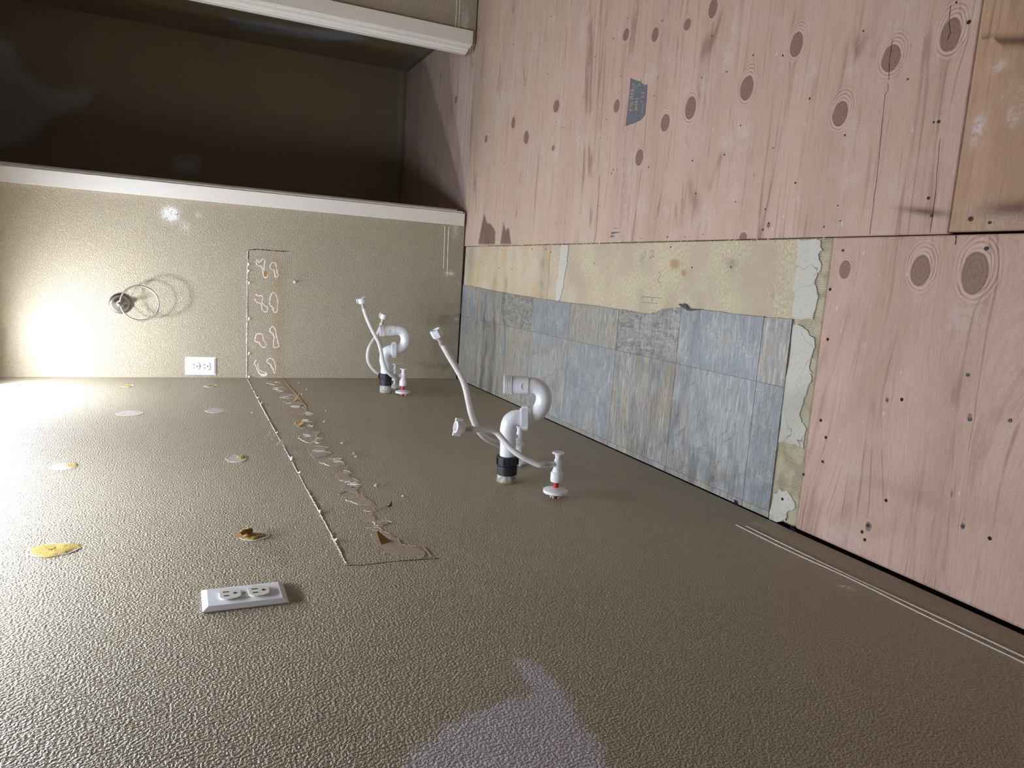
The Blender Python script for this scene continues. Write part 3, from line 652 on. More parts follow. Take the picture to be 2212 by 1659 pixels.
# ------------------------------------------------------------------ marks and scars on the walls
NA, NB = (1, 0, 0), (0, -1, 0)
def wpart(mb, name, mat, wall, smooth=None, **k): return mb.build(name, mat, wall, smooth=smooth, **k)
def scar(poly, nrm, wall, rim=True, seed=0, amp=.0008, rimw=.0022, skip=.25, mat=None, **k):
    N = np.array(nrm, float); P = ragged(smooth_path(poly+[poly[0]], 4)[:-1], amp, 2, seed)
    ax = 0 if nrm == NA else 1
    base = .0002 if ax == 0 else WALL_Y-.0002
    for p in P: p[ax] = base
    o = MB().prism(P, nrm, .0004).build('torn_paper_patch', mat or m_clay, wall, **k)
    if rim:
        r = np.random.default_rng(seed+50); m = len(P); on = r.random(m) > skip; mb = MB(); i = 0
        for s in range(0, m, 8):
            if r.random() < skip: continue
            Q = [P[(s+j) % m] for j in range(9)]; mb.ribbon(Q, [rimw*r.uniform(.4, 1.5) for _ in Q], nrm, .0007)
        if mb.v: mb.build('torn_rim', m_rim, o).location = (0, 0, 0)
    return o
def dbl_line(pts_a, pts_b, f, nrm, wall, wd, mat=None, name='caulk_line'):
    for pts in (pts_a, pts_b):
        P = smooth_path([f(*p) for p in pts], 14)
        MB().ribbon(P, [wd*random.uniform(.6, 1.35) for _ in P], nrm, .0012).build(name, mat or m_caulk, wall)
# outline of the missing backsplash
def bead(pts, f, nrm, wall, mat, wd, h, name='caulk_bead', **k):
    P = smooth_path([f(*p) for p in pts], 40); mb = MB(); i = 0
    if name == 'caulk_bead' and mat is not m_yellow_edge:      # ragged, broken into short runs
        P = [p + np.array([0 if nrm == NA else random.gauss(0, .0006), 0, random.gauss(0, .0006)]) for p in P]
        while i < len(P)-3:
            L = random.randint(4, 22); Q = P[i:i+L+1]
            if len(Q) > 2: mb.ribbon(Q, [wd*random.choice((.3, .6, .8, 1., 1.3, 2.2)) for _ in Q], nrm, h*random.uniform(.5, 1.2))
            i += L+random.choice((0, 0, 1, 2))
        return mb.build(name, mat, wall, **k)
    return mb.ribbon(P, [wd*random.choice((.3, .6, .8, 1., 1.3, 1.9)) for _ in P], nrm, h).build(name, mat, wall, **k)
bead([(534.5, 819.5), (565, 878), (588, 921), (616.5, 971.3), (650, 1034), (690, 1107), (722, 1168), (748, 1218)], onA, NA, wall_left, m_caulk, .0013, .0014, label='ragged white caulk line where the backsplash ended')
bead([(750, 1221), (790, 1220), (850, 1213), (950, 1206)], onA, NA, wall_left, m_crack, .0018, .0004, name='scored_line')
bead([(612, 820), (640, 852), (662, 880)], onA, NA, wall_left, m_yellow_edge, .003, .001)
bead([(915, 1182), (925, 1193), (933, 1203)], onA, NA, wall_left, m_yellow_edge, .0024, .0008)
bead([(534.5, 541), (534, 600), (533.4, 700), (533, 817)], onB, NB, o1, m_caulk, .003, .003)
bead([(537, 540), (560, 539), (600, 542), (624, 543)], onB, NB, o1, m_crack, .0028, .0006, name='scored_line')
bead([(536.5, 543), (536, 560)], onB, NB, o1, m_crack, .004, .0006, name='scored_line')
bead([(612, 640), (612, 700), (612, 760), (611.5, 817)], onB, NB, o1, m_yellow_edge, .0016, .0006)
bead([(545, 818.6), (560, 818), (590, 818.6), (612, 818)], onB, NB, o1, m_rim, .004, .003)
# flakes standing off the caulk line (they throw the little shadows)
def flake(c, u, v, lift, mat, wall, name='paint_flake', **k):
    """bent scrap: spans u and v from point c, its far edge lifted by lift along the wall normal"""
    c, u, v, n = (np.array(q, float) for q in (c, u, v, lift)); mb = MB(); P = []
    for i in range(5):
        t = i/4; P += [c+u*t+n*(t**1.6)*1.0-v/2*(1-.85*t), c+u*t+n*(t**1.6)+v/2*(1-.8*t)]
    th = np.cross(u, v); th = th/np.linalg.norm(th)*.0006
    m = len(P); F = [(2*i, 2*i+1, 2*i+3, 2*i+2) for i in range(4)]
    mb.add(P+[p+th for p in P], F+[tuple(m+a for a in f[::-1]) for f in F]+[(0, m, m+1, 1), (m-2, m-1, 2*m-1, 2*m-2)]+[(2*i, 2*i+2, m+2*i+2, m+2*i) for i in range(4)]+[(2*i+1, m+2*i+1, m+2*i+3, 2*i+3) for i in range(4)])
    return mb.build(name, mat, wall, **k)
for px, py, s in [(541, 832, .010), (549, 846, .012), (556, 860, .016), (563, 873, .016), (577, 899, .012), (597, 935, .014), (628, 992, .012), (645, 1022, .010), (672, 1074, .009), (690, 1106, .012), (723, 1167, .010)]:
    c = onA(px, py, .0012); q_ = random.uniform(.4, 1.1); flake(c, (0, random.uniform(-.006, .004), -s*.35*q_), (0, s*random.uniform(.7, 1.8), random.uniform(-.003, .003)), (s*random.uniform(.3, .7)*q_, 0, 0), m_caulk, wall_left)
flake(onA(604, 961, .002), (.012, -.002, -.006), (0, .012, -.022), (.004, 0, 0), m_caulk, wall_left, label='large white flake folded over the caulk line')
for px, py in [(585, 935), (582, 940), (578, 948), (590, 950), (595, 940)]:
    flake(onA(px, py, .001), (0, .004, .004), (0, .006, -.003), (.005, 0, 0), m_rim, wall_left)
for px, py in [(535, 572), (535, 586), (536, 612), (536, 689), (536, 764), (536, 815)]:
    flake(onB(px, py, .0015), (.004, 0, -.006), (.016, 0, 0), (0, -.006, 0), m_caulk, o1)
# torn adhesive trails on the end wall, four W shapes (crop origin 500,520, 5.183 px per px)
q4 = lambda pts: [onB(500+x/5.183, 520+y/5.183) for x, y in pts]
SC = [[(275, 225), (290, 215), (305, 245), (330, 225), (350, 205), (372, 225), (362, 290), (372, 340), (402, 370), (392, 410), (362, 400), (350, 340), (330, 285), (290, 275)],
      [(432, 290), (445, 255), (475, 243), (500, 270), (508, 340), (522, 390), (500, 410), (488, 390), (478, 335), (440, 315)],
      [(265, 655), (272, 600), (295, 615), (335, 615), (350, 650), (340, 690), (372, 730), (405, 745), (395, 792), (350, 780), (332, 710), (285, 690)],
      [(428, 690), (440, 610), (470, 582), (500, 610), (520, 690), (508, 795), (478, 800), (465, 750), (432, 720)],
      [(262, 1110), (278, 1050), (320, 1040), (350, 1060), (355, 1110), (385, 1150), (378, 1190), (345, 1185), (310, 1140), (270, 1130)],
      [(430, 1020), (440, 975), (470, 965), (492, 1000), (505, 1080), (528, 1170), (510, 1195), (475, 1185), (478, 1090), (465, 1040)],
      [(255, 1380), (275, 1340), (295, 1370), (300, 1430), (340, 1465), (395, 1480), (380, 1510), (330, 1500), (285, 1430), (270, 1390)],
      [(395, 1360), (410, 1325), (450, 1320), (485, 1365), (492, 1440), (480, 1485), (462, 1430), (430, 1375)]]
for i, s in enumerate(SC): scar(q4(s), NB, o1, seed=i+1, skip=.08, rimw=.0044, mat=m_clay_wall)
MB().prism(q4([(315, 1485), (360, 1490), (400, 1480), (398, 1505), (365, 1522), (330, 1512)]), NB, .0014).build('torn_paper_patch', m_rim, o1, label='white torn patch low in the last W mark')
MB().prism([p for p in q4([(358, 345), (378, 335), (402, 370), (392, 408), (365, 400)])], NB, .0012).build('torn_paper_patch', m_kraft, o1, label='darker torn spot')
# torn trail along the long wall
TA = [[(827, 1195), (868, 1200), (909, 1204), (918, 1196), (912, 1189), (899, 1180), (876, 1179), (865, 1173), (858, 1163), (842, 1154), (827, 1148), (816, 1153), (801, 1158), (818, 1179), (833, 1184)],
      [(777, 1125), (805, 1128), (817, 1137), (842, 1129), (837, 1125), (815, 1126), (809, 1117), (804, 1111), (794, 1116)], [(748, 1081), (776, 1090), (807, 1092), (809, 1088), (801, 1081), (783, 1072), (768, 1075)],
      [(731, 1067), (750, 1060), (773, 1067), (766, 1054), (750, 1048), (740, 1056)], [(725, 1024), (736, 1038), (772, 1040), (761, 1032), (741, 1021)], [(691, 999), (713, 1007), (740, 1006), (741, 999), (713, 991)],
      [(664, 971), (677, 988), (702, 985), (715, 978), (697, 974), (711, 967), (677, 964)], [(644, 946), (666, 957), (697, 949), (683, 944), (688, 933), (655, 938)], [(636, 917), (650, 925), (662, 921), (655, 912), (640, 912)],
      [(619, 899), (640, 897), (664, 895), (654, 880), (622, 883)], [(611, 874), (640, 878), (652, 873), (640, 868), (618, 867)], [(604, 858), (625, 862), (640, 858), (632, 853), (610, 853)], [(590, 840), (610, 845), (618, 841), (605, 836)], [(575, 827), (595, 832), (606, 829), (596, 824)], [(784, 1103), (800, 1106), (812, 1103), (800, 1099)],
      [(757, 1052), (770, 1056), (776, 1052), (766, 1048)], [(792, 1141), (812, 1147), (826, 1146), (812, 1140)]]
for i, s in enumerate(TA): scar([onA(*p) for p in s], NA, wall_left, seed=100+i, skip=.42, amp=.0012, rimw=.0011)
zz = MB()
for i in range(15):                                   # thin white zigzag edges of torn paper
    y = 1.55+1.5*i/15+random.uniform(0, .05); z = .826+random.gauss(0, .012); P = []; n = random.randint(5, 9)
    for j in range(n): P.append((.0004, y+.006*j+random.gauss(0, .004), z+(.5 if j % 2 else -.5)*random.uniform(.006, .034)))
    zz.ribbon(smooth_path(P, 4), .0009, NA, .0007)
zz.build('torn_edges', m_rim, wall_left, kind='stuff')
for i in range(26):                                   # small loose shreds of paper
    t = random.random(); y = 1.25+1.8*t; z = .825+random.gauss(0, .022); L = random.uniform(.006, .018)
    flake((.0006, y, z), (0, random.uniform(-.004, .004), -L*.5), (0, random.uniform(.003, .008), 0), (random.uniform(.0006, .0025), 0, 0), random.choice((m_rim, m_clay, m_clay)), wall_left, name='paper_shred')
flake(onA(634, 866, .001), (0, .006, -.022), (0, .024, 0), (.03, 0, 0), m_kraft, wall_left, name='paper_curl', label='brown paper curl standing out of the torn strip')
flake(onA(641, 920, .001), (0, .004, -.02), (0, .026, .01), (.012, 0, 0), m_kraft, wall_left, name='paper_curl', label='small brown paper curl')
flake(onA(836, 1172, .001), (0, .022, .012), (0, .012, -.024), (.014, 0, 0), m_kraft, wall_left, name='paper_curl', label='torn brown paper corner folded up by the big torn patch')
# ghost lines of the old baseboard
dbl_line([(1590, 1134), (1700, 1188), (1840, 1252), (2000, 1331), (2230, 1441)], [(1612, 1137), (1730, 1194), (1860, 1256), (2020, 1330), (2230, 1428)], onA, NA, wall_left, .0034)
dbl_line([(961, 489), (960, 530), (958, 580)], [(970, 490), (968, 530), (966, 597)], onB, NB, o1, .004)
dbl_line([(987, -10), (985, 40), (983, 62)], [(994, -10), (992, 40), (990, 64)], onB, NB, o1, .004)
m_ghost = plain('grimy_caulk', lin(120, 116, 108), .8, .2)
fb = lambda a, b: at(a, b, 1, CY-.0004); fs = lambda a, b: at(a, b, 0, CX-.0004)
wcb = bpy.data.objects['wall_closet_back']; wcs = bpy.data.objects['wall_closet_right']
dbl_line([(853, 152), (850, 240), (846, 420)], [(859, 152), (856, 240), (852, 420)], fb, NB, wcb, .005, m_ghost)
dbl_line([(855, 149), (880, 125), (905, 104)], [(862, 149), (887, 125), (912, 104)], fs, (-1, 0, 0), wcs, .005, m_ghost)
# round torn spots where a mirror was glued
def spot(px, py, hw, hh, glue=0, seed=0, lab=None):
    c = onA(px, py); rz = abs(onA(px-hw, py)[2]-onA(px+hw, py)[2])/2; ry = abs(onA(px, py-hh)[1]-onA(px, py+hh)[1])/2; r = np.random.default_rng(seed)
    ring = lambda s, x, j: [np.array([x, c[1]+ry*s*math.cos(a)*(1+r.normal(0, j)), c[2]+rz*s*math.sin(a)*(1+r.normal(0, j))]) for a in np.linspace(0, 2*math.pi, 30, endpoint=False)]
    o = MB().prism(ring(1, .0002, .03), NA, .0003).build('glue_spot', m_backing, wall_left, label=lab)
    mb = MB(); P = ring(1., .0006, .02); mb.ribbon((P+[P[0]])[:r.integers(20, 31)], .0011, NA, .0005); mb.build('torn_rim', m_rim, o).location = (0, 0, 0)
    if glue:
        g = MB(); n = 30; m = 7; V = []; F = []
        off = {1: (0, .0), 2: (.45, -.55), 3: (-.2, .1)}[glue]; s = {1: .96, 2: .42, 3: .75}[glue]
        for i in range(m):
            rr = i/(m-1)
            for a in range(n):
                th = 2*math.pi*a/n; wob = 1+.14*math.sin(3*th+seed)+.08*r.normal()
                V.append((.0008+.0020*(1-rr**6)*(.2+r.random()), c[1]+ry*(off[0]*.6+s*rr*wob*math.cos(th)), c[2]+rz*(off[1]+s*rr*wob*math.sin(th))))
        F = [(i*n+a, i*n+(a+1) % n, (i+1)*n+(a+1) % n, (i+1)*n+a) for i in range(m-1) for a in range(n)]
        g.add(V, F); g.build('dried_glue', m_glue, o, smooth=60).location = (0, 0, 0)
    return o
spot(279, 893, 30, 5.5, 0, 1, 'pale round torn spot, clean of glue'); spot(465, 887, 22, 5, 0, 2); spot(137, 1008, 31, 7, 2, 3); spot(510, 991, 22, 8, 2, 4)
spot(116, 1188, 54, 14, 1, 5, 'large torn spot crusted with yellow glue'); sp6 = spot(549, 1157, 33, 11, 3, 6, 'torn spot with yellow glue and an amber lump'); spot(275, 834, 14, 2.6, 3, 7); spot(455, 834, 15, 2.6, 3, 8); spot(30, 833, 33, 6, 0, 9); spot(6, 860, 12, 3, 0, 10)
P = smooth_path([onA(517, 1156, .006), onA(524, 1150, .008), onA(534, 1147, .008), onA(541, 1146, .006)], 6)
MB().tube(P, [.0035+.0025*random.random() for _ in P], 8).build('glue_lump', m_glue_dark, sp6, smooth=60).location = (0, 0, 0)
# small debris stuck to the walls
def nub(c, r, mat, wall, name, n=(1, 0, 0), h=1.2, **k):
    rr = np.random.default_rng(int(abs(c[1]*c[2]+c[0])*1e5) % 9999); mb = MB()
    mb.lathe([(0, r*1.1), (r*.5*h, r*.9), (r*h, r*.4), (r*1.1*h, .0002)], c, n, 7)
    mb.v = [tuple(np.array(p)+rr.normal(0, r*.18, 3)*(np.abs(n) < .5)) for p in mb.v]
    return mb.build(name, mat, wall, **k)
for px, py in [(740, 958), (765, 980), (770, 988), (700, 912), (812, 1050)]: nub(onA(px, py), .0045, m_clay, wall_left, 'adhesive_crumb')
for px, py in [(645, 827), (662, 842), (652, 852), (704, 888), (544, 892), (870, 1072)]: nub(onA(px, py), .0022, m_rim, wall_left, 'plaster_crumb')
anc = empty('wall_anchor', onA(842, 1091), label='tiny black plastic scrap stuck in the tan wall below the torn strip', cat='plastic scrap')
flake(onA(842, 1094, .0005), (0, .002, -.004), (0, .003, .008), (.010, 0, 0), m_black, anc, name='scrap_fin'); flake(onA(840, 1094, .0005), (0, .002, .007), (0, .004, 0), (.002, 0, 0), m_black, anc, name='scrap_fin')
a2 = empty('drywall_anchor', onB(637, 610), label='white drywall anchor in the end wall beside the torn W marks', cat='wall anchor')
MB().lathe([(0, .0065), (.002, .0062), (.006, .004), (.006, .0022)], onB(637, 609, .0003), NB, 12).build('anchor_collar', m_plastic, a2, smooth=40)
MB().lathe([(0, .0024), (.012, .002)], onB(637, 609, .004), NB, 8).build('anchor_nail', m_steel, a2, smooth=40)

# ------------------------------------------------------------------ sheet vinyl with its tile print
cut_y = np.array([3.141, 2.66, 2.30, 1.93, 1.70, 1.66, 1.60, 1.54, 1.41, 1.28, 1.156])[::-1]; cut_x = np.array([.433, .419, .412, .413, .408, .412, .43, .437, .435, .434, .436])[::-1]
cutx = lambda y: float(np.interp(y, cut_y, cut_x))
vin = empty('vinyl_flooring', (0.2, 2.15, 0), label='gray slate-print vinyl flooring with a ragged cut edge under the drains', cat='vinyl flooring')
cols = [1.157, 1.240, 1.5345, 1.8265, 2.118, 2.4065, 2.6885, 2.98, 3.143]
kinds1 = ['tan', 'crack', 'wave', 'tan', 'crack', 'wave', 'streak', 'crack']; kinds2 = ['crack', 'diag', 'tan', 'crack', 'diag', 'tan', 'streak', 'streak']; kinds3 = ['streak']*8
g = .0007
for j in range(8):
    y0, y1 = cols[j]+g, cols[j+1]-g
    for row, (xa, xb, kd) in enumerate(((.2915, None, kinds1), (.0165, .2905, kinds2), (.0015, .0155, kinds3))):
        if xb is None:
            n = 9; top = [(cutx(y)+random.gauss(0, .0007), y) for y in np.linspace(y1, y0, n)]
            poly = [(xa, y0), (xa, y1)] + top
        else: poly = [(xa, y0), (xa, y1), (xb, y1), (xb, y0)]
        MB().prism([(x, y, -.0028) for x, y in poly], (0, 0, 1), .0042).build('tile', m_tile[kd[j]], vin)
MB().box((.008, 1.158, -.0029), (.405, 3.142, .0008)).build('vinyl_backing', plain('vinyl_backing', lin(96, 94, 90), .9, .1), vin)
P = [onF(1466, 657, .009), onF(1478, 662, .006), (0.432, 1.50, .004), (.437, 1.45, .0018)]
MB().ribbon(smooth_path(P, 6), [.001, .004, .006, .007, .008, .009, .009, .009, .008, .007, .006, .006, .005, .005, .004, .003, .002, .002, .001], (0, 0, 1), .0012).build('curled_edge', plain('vinyl_underside', lin(92, 92, 90), .8, .2), vin, label='dark curled sliver of the vinyl edge')
# black felt scraps in the gap at the wall foot
for px, py in [(1592, 1094), (1714, 1150)]:
    c = onF(px, py); flake((c[0]+.004, c[1], .001), (.012, .004, 0), (0, .016, 0), (0, 0, .006), m_black, floor, name='felt_scrap')

# ------------------------------------------------------------------ electrical outlets
def outlet(name, org, nrm, up, label, grp='duplex outlets on the tan walls', tilt=0.):
    """built in a local frame: a = along plate height (up), b = sideways, n = out of the wall"""
    n = np.array(nrm, float); a = np.array(up, float); b_ = np.cross(a, n); org = np.array(org, float)
    t = empty(name, org, label=label, cat='outlet', group=grp)
    T = lambda p: org + a*p[0] + b_*p[1] + n*p[2]
    hh, hw, d, bv = .0572, .0360, .0062, .0075
    V = []; 
    for z, ins in ((0.0006, 0), (.0022, 0), (d, bv)):
        V += [T((sa*(hh-ins), sb*(hw-ins), z)) for sa, sb in ((-1, -1), (1, -1), (1, 1), (-1, 1))]
    F = [(0, 3, 2, 1)] + [(4*i+j, 4*i+(j+1) % 4, 4*i+4+(j+1) % 4, 4*i+4+j) for i in range(2) for j in range(4)] + [(8, 9, 10, 11)]
    MB().add(V, F).build('cover_plate', m_plastic, t)
    sc = MB(); sc.lathe([(0, .0034), (.0012, .003), (.0012, .001)], T((0, 0, d)), n, 14); sc.build('plate_screw', m_steel, t, smooth=30)
    for s in (1, -1):
        ca = s*.0195; R = .0172; fl = .0142
        pts = []
        for i in range(36):
            th = 2*math.pi*i/36; x = R*math.sin(th); y = R*math.cos(th); x = max(-fl, min(fl, x)); pts.append(T((ca+x, y, d-.0005)))
        rc = MB().prism(pts, n, .0032).build('receptacle', m_recept, t)
        zt = d+.0027
        for nm, p0, p1 in (('slot', (.0015, .0052, 0), (.0098, .0074, 0)), ('slot', (.0022, -.0074, 0), (.0090, -.0052, 0))):
            q = [T((ca+x, y, zt)) for x, y in ((p0[0], p0[1]), (p1[0], p0[1]), (p1[0], p1[1]), (p0[0], p1[1]))]
            MB().prism(q, n, .0003).build(nm, m_slot, rc).location = (0, 0, 0)
        h = [T((ca-.0065+.0026*math.sin(x)*(1 if math.sin(x) > 0 else .85), .0027*math.cos(x), zt)) for x in np.linspace(0, 2*math.pi, 14, endpoint=False)]
        MB().prism(h, n, .0003).build('ground_hole', m_slot, rc).location = (0, 0, 0)
    return t
outlet('electrical_outlet', onB(433.7, 790.5), NB, (0, 0, 1), 'white duplex outlet on the end wall next to the corner')
outlet('electrical_outlet', .5*(onA(437.5, 1277)+onA(621, 1305)), NA, (0, 0, 1), 'white duplex outlet on the long wall below the glue spots')

# ------------------------------------------------------------------ towel ring
tr = empty('towel_ring', onB(260.5, 655.5), label='brushed nickel towel ring hanging on the end wall', cat='towel ring')
c0 = onB(260.5, 655.5, .0004)
MB().lathe([(0, .0395), (.004, .0395), (.007, .037), (.009, .031), (.014, .0285), (.020, .020), (.026, .013)], c0, NB, 40).build('rosette', m_nickel, tr, smooth=35)
post_end = onB(257.5, 656, .058)
MB().lathe([(.02, .0085), (.046, .0068), (.05, .0088), (.058, .0095), (.064, .007), (.066, .001)], c0, NB, 24).build('post', m_nickel, tr, smooth=35)
rc = onB(301.5, 655, .055); top = onB(258.5, 655.5, .055); Rr = abs(at(343.5, 655, 1, 3.095)[2]-at(260, 655, 1, 3.095)[2])/2
P = [(rc[0]+Rr*math.sin(a), rc[1]+.004*math.cos(a), rc[2]+Rr*math.cos(a)) for a in np.linspace(0, 2*math.pi, 73)]
MB().tube(P, .0034, 10, False).build('ring', m_nickel, tr, smooth=60)

# ------------------------------------------------------------------ drains
def tilt(px, py, y, z0, s):
    """point of the plane y + s*(z - z0) through the stub, seen at a pixel"""
    r = CAM_R.T @ np.array([(px - 1106) / CAM_F, (py - 829.5) / CAM_F, 1.0]); n = np.array([0, 1, -s])
    return CAM_C + r * ((np.array([0, y, z0]) - CAM_C) @ n / (r @ n))
def frame_dir(a, b): d = np.array(b, float)-np.array(a, float); return d/np.linalg.norm(d)
def drain(y, stub, pipe, elbow, nut, J, collar, label, yc=0.0):
    """all points (x,z) in the plane y; pipes sweep along them"""
    t = empty('sink_drain', (0, y, stub[0][1]), label=label, cat='drain pipe', group='sink drains on the long wall')
    P3 = lambda q: np.array([q[0], y, q[1]]) if len(q) == 2 else np.array(q)
    R = .0188
    s0, s1 = P3(stub[0]), P3(stub[1])
    MB().lathe([(0.0006, .0228), (np.linalg.norm(s1-s0), .0228)], s0, frame_dir(s0, s1), 24).build('stub_pipe', m_stub, t, smooth=40)
    MB().tube([s0+np.array([.0025, .024*math.cos(a),   .0236*math.sin(a)]) for a in np.linspace(0, 2*math.pi, 25)], .0013, 6, False).build('sealant_ring', m_yellow_edge, t)
    p0, p1 = P3(pipe[0]), P3(pipe[1]); d = frame_dir(p0, p1); L = np.linalg.norm(p1-p0)
    MB().lathe([(0, .0232), (.001, .0242), (L*.48, .0242), (L*.5, .0226), (L*.56, .0226)], p0, d, 28).build('coupling_sleeve', m_black, t, smooth=30)
    cn = MB().lathe([(L*.56, .0255), (L*.58, .0262), (L*.98, .0262), (L, .0245), (L, .0195)], p0, d, 28)
    for a in range(8):
        th = 2*math.pi*a/8; u = np.cross(d, (0, 1, 0)); u /= np.linalg.norm(u); v = np.cross(d, u); rd = math.cos(th)*u+math.sin(th)*v; tg = -math.sin(th)*u+math.cos(th)*v
        q = [p0+d*(L*f)+rd*r_+tg*w_ for f in (.6, .95) for r_ in (.0255, .0285) for w_ in (-.0018, .0018)]
        cn.add(q, [(0, 1, 3, 2), (4, 6, 7, 5), (0, 2, 6, 4), (1, 5, 7, 3), (2, 3, 7, 6), (0, 4, 5, 1)])
    cn.build('coupling_nut', m_black, t, smooth=30)
    arm = smooth_path([p1-d*.004]+[P3(q) for q in elbow], 8)
    MB().tube(arm, R, 28).build('trap_arm', m_pvc, t, smooth=50)
    n0, n1 = P3(nut[0]), P3(nut[1]); nd = frame_dir(n0, n1); nl = np.linalg.norm(n1-n0)
    nb = MB().lathe([(-.004, .0225), (0, .0235), (0, .0282), (nl, .0282), (nl, .024), (nl+.004, .0232), (nl+.008, .0205)], n0, nd, 32)
    for a in range(6):
        th = 2*math.pi*a/6+.3; u = np.cross(nd, (0, 1, 0)); u /= np.linalg.norm(u); v = np.cross(nd, u); rd = math.cos(th)*u+math.sin(th)*v; tg = -math.sin(th)*u+math.cos(th)*v
        q = [n0+nd*f+rd*r_+tg*w_ for f in (.001, nl-.001) for r_ in (.027, .0322) for w_ in (-.0042, .0042)]
        nb.add(q, [(0, 1, 3, 2), (4, 6, 7, 5), (0, 2, 6, 4), (1, 5, 7, 3), (2, 3, 7, 6), (0, 4, 5, 1)])
    nb.build('slip_nut', m_plastic, t, smooth=30)
    MB().tube(smooth_path([P3(q) for q in J], 8), R, 28).build('trap_bend', m_pvc, t, smooth=50)
    c0_, c1_ = P3(collar[0]), P3(collar[1]); c1_[1] += yc; cdv = frame_dir(c0_, c1_); cl = np.linalg.norm(c1_-c0_)
    ck = MB().lathe([(0, .0188), (0, .0208), (cl, .0208)], c0_, cdv, 32, False).build('trap_collar', m_pvc, t, smooth=30)
    th = [(cl-.001, .0208)]
    for i in range(5): th += [(cl+.001+.0036*i, .0205), (cl+.0022+.0036*i, .0228), (cl+.003+.0036*i, .0228), (cl+.0042+.0036*i, .0205)]
    th += [(cl+.0195, .0222), (cl+.0205, .021), (cl+.0205, .0172), (cl-.01, .0168)]
    MB().lathe(th, c0_, cdv, 32, False).build('threaded_end', m_plastic, t, smooth=30)
    m0 = c0_+cdv*(cl*.55)+np.array([0, -.0206, 0])
    MB().lathe([(0, .0075), (.0012, .0072), (.0012, .0058), (.0006, .0052)], m0, (0, -1, 0), 20).build('mould_mark', m_pvc, ck, smooth=30).location = (0, 0, 0)
    return t
tn = lambda *L: [tilt(px, py, 1.536, .462, .45) for px, py in L]
drain(1.536, [(0, .4618), (.022, .4622)], [(.0185, .4622), (.0640, .4632)], [(.09, .4640)]+tn((1097, 943), (1097.5, 924), (1102, 910), (1112, 903), (1126, 902)), tn((1126.5, 902), (1140, 902)),
      tn((1141, 902), (1151, 899.5), (1162, 891), (1171.5, 876), (1175, 857), (1169, 841.5), (1156, 833.5), (1140, 832)), tn((1141, 832), (1107, 831)),
      'white drain trap with a black coupling in the middle of the long wall')
tf = lambda *L: [tilt(px, py, 2.779, .437, .22) for px, py in L]
drain(2.779, [(0, .4362), (.034, .4372)], [(.0300, .4372), (.0770, .4388)], [(.105, .4402)]+tf((830, 780), (831, 768), (834.5, 760), (840.5, 756.5), (848, 755.5)), tf((846.5, 755.5), (855.5, 755.5)),
      tf((856, 755.5), (864, 753), (872.5, 745), (875.5, 733), (873.5, 722.5), (867, 715.5), (858, 713.5), (851, 713.5)), tf((852, 713.5), (831, 714)),
      'white drain trap with a black coupling near the end wall')

# ------------------------------------------------------------------ shut-off valves
def valve(y, z, label, gap, red=True, hdl=(0, 1, 0)):
    t = empty('shutoff_valve', (0, y, z), label=label, cat='valve', group='shut-off valves under the missing sinks')
    o = np.array([0, y, z]); X = (1, 0, 0)
    MB().lathe([(.0005, .0062), (.046, .0062)], o, X, 16).build('supply_pipe', m_red if red else m_plastic, t, smooth=40)
    cr = MB()
    for i in range(9):
        a = random.uniform(0, 6.28); q = o+np.array([.001+random.random()*.003, .012*math.cos(a), .009*math.sin(a)-.002]); s = random.uniform(.0015, .003)
        cr.box(q-s, q+s)
    cr.build('plaster_crumbs', m_backing, t, kind='stuff')
    MB().lathe([(gap, .0275), (gap+.0055, .0285), (gap+.0068, .0278), (gap+.0125, .0105), (gap+.0125, .0066), (gap+.001, .0066)], o, X, 36).build('escutcheon', m_plastic, t, smooth=30)
    MB().lathe([(.0375, .0085), (.038, .0128), (.0405, .0138), (.058, .0138), (.060, .0125), (.061, .0105), (.066, .0102), (.068, .0078)], o, X, 24).build('compression_nut', m_plastic, t, smooth=30)
    b = MB(); b.lathe([(.064, .0092), (.070, .0085), (.088, .0080), (.091, .0062), (.100, .0055)], o, X, 20)
    b.lathe([(0, .0058), (.020, .0058)], o+np.array([.0785, 0, .003]), (0, 0, 1), 16); b.build('valve_body', m_plastic, t, smooth=40)
    MB().lathe([(.094, .0066), (.100, .0075), (.1025, .0135), (.1045, .0138), (.106, .0125), (.106, .002)], o, X, 28).build('valve_handle', m_plastic, t, smooth=30)
    fr = MB().lathe([(.019, .0064), (.021, .0070), (.0225, .0062), (.0335, .0062), (.035, .0070), (.036, .0064)], o+np.array([.0785, 0, 0]), (0, 0, 1), 16).build('ferrule', m_steel, t, smooth=30)
    return o+np.array([.0785, 0, .034])
vz = lambda p, q, y: .5*(at(*p, 1, y)[2]+at(*q, 1, y)[2])
v1 = valve(1.394, .4045, 'white shut-off valve on a red pipe nearest the camera', .0125)
v2 = valve(1.668, vz((1121, 944), (1118, 1003), 1.668), 'white shut-off valve half hidden behind the nearer drain', .009, False)
v3 = valve(2.714, .3858, 'white shut-off valve on a red pipe beside the far drain', .010)
v4 = valve(2.850, vz((852.5, 797), (855, 836), 2.85), 'white shut-off valve behind the far drain', .009, False)

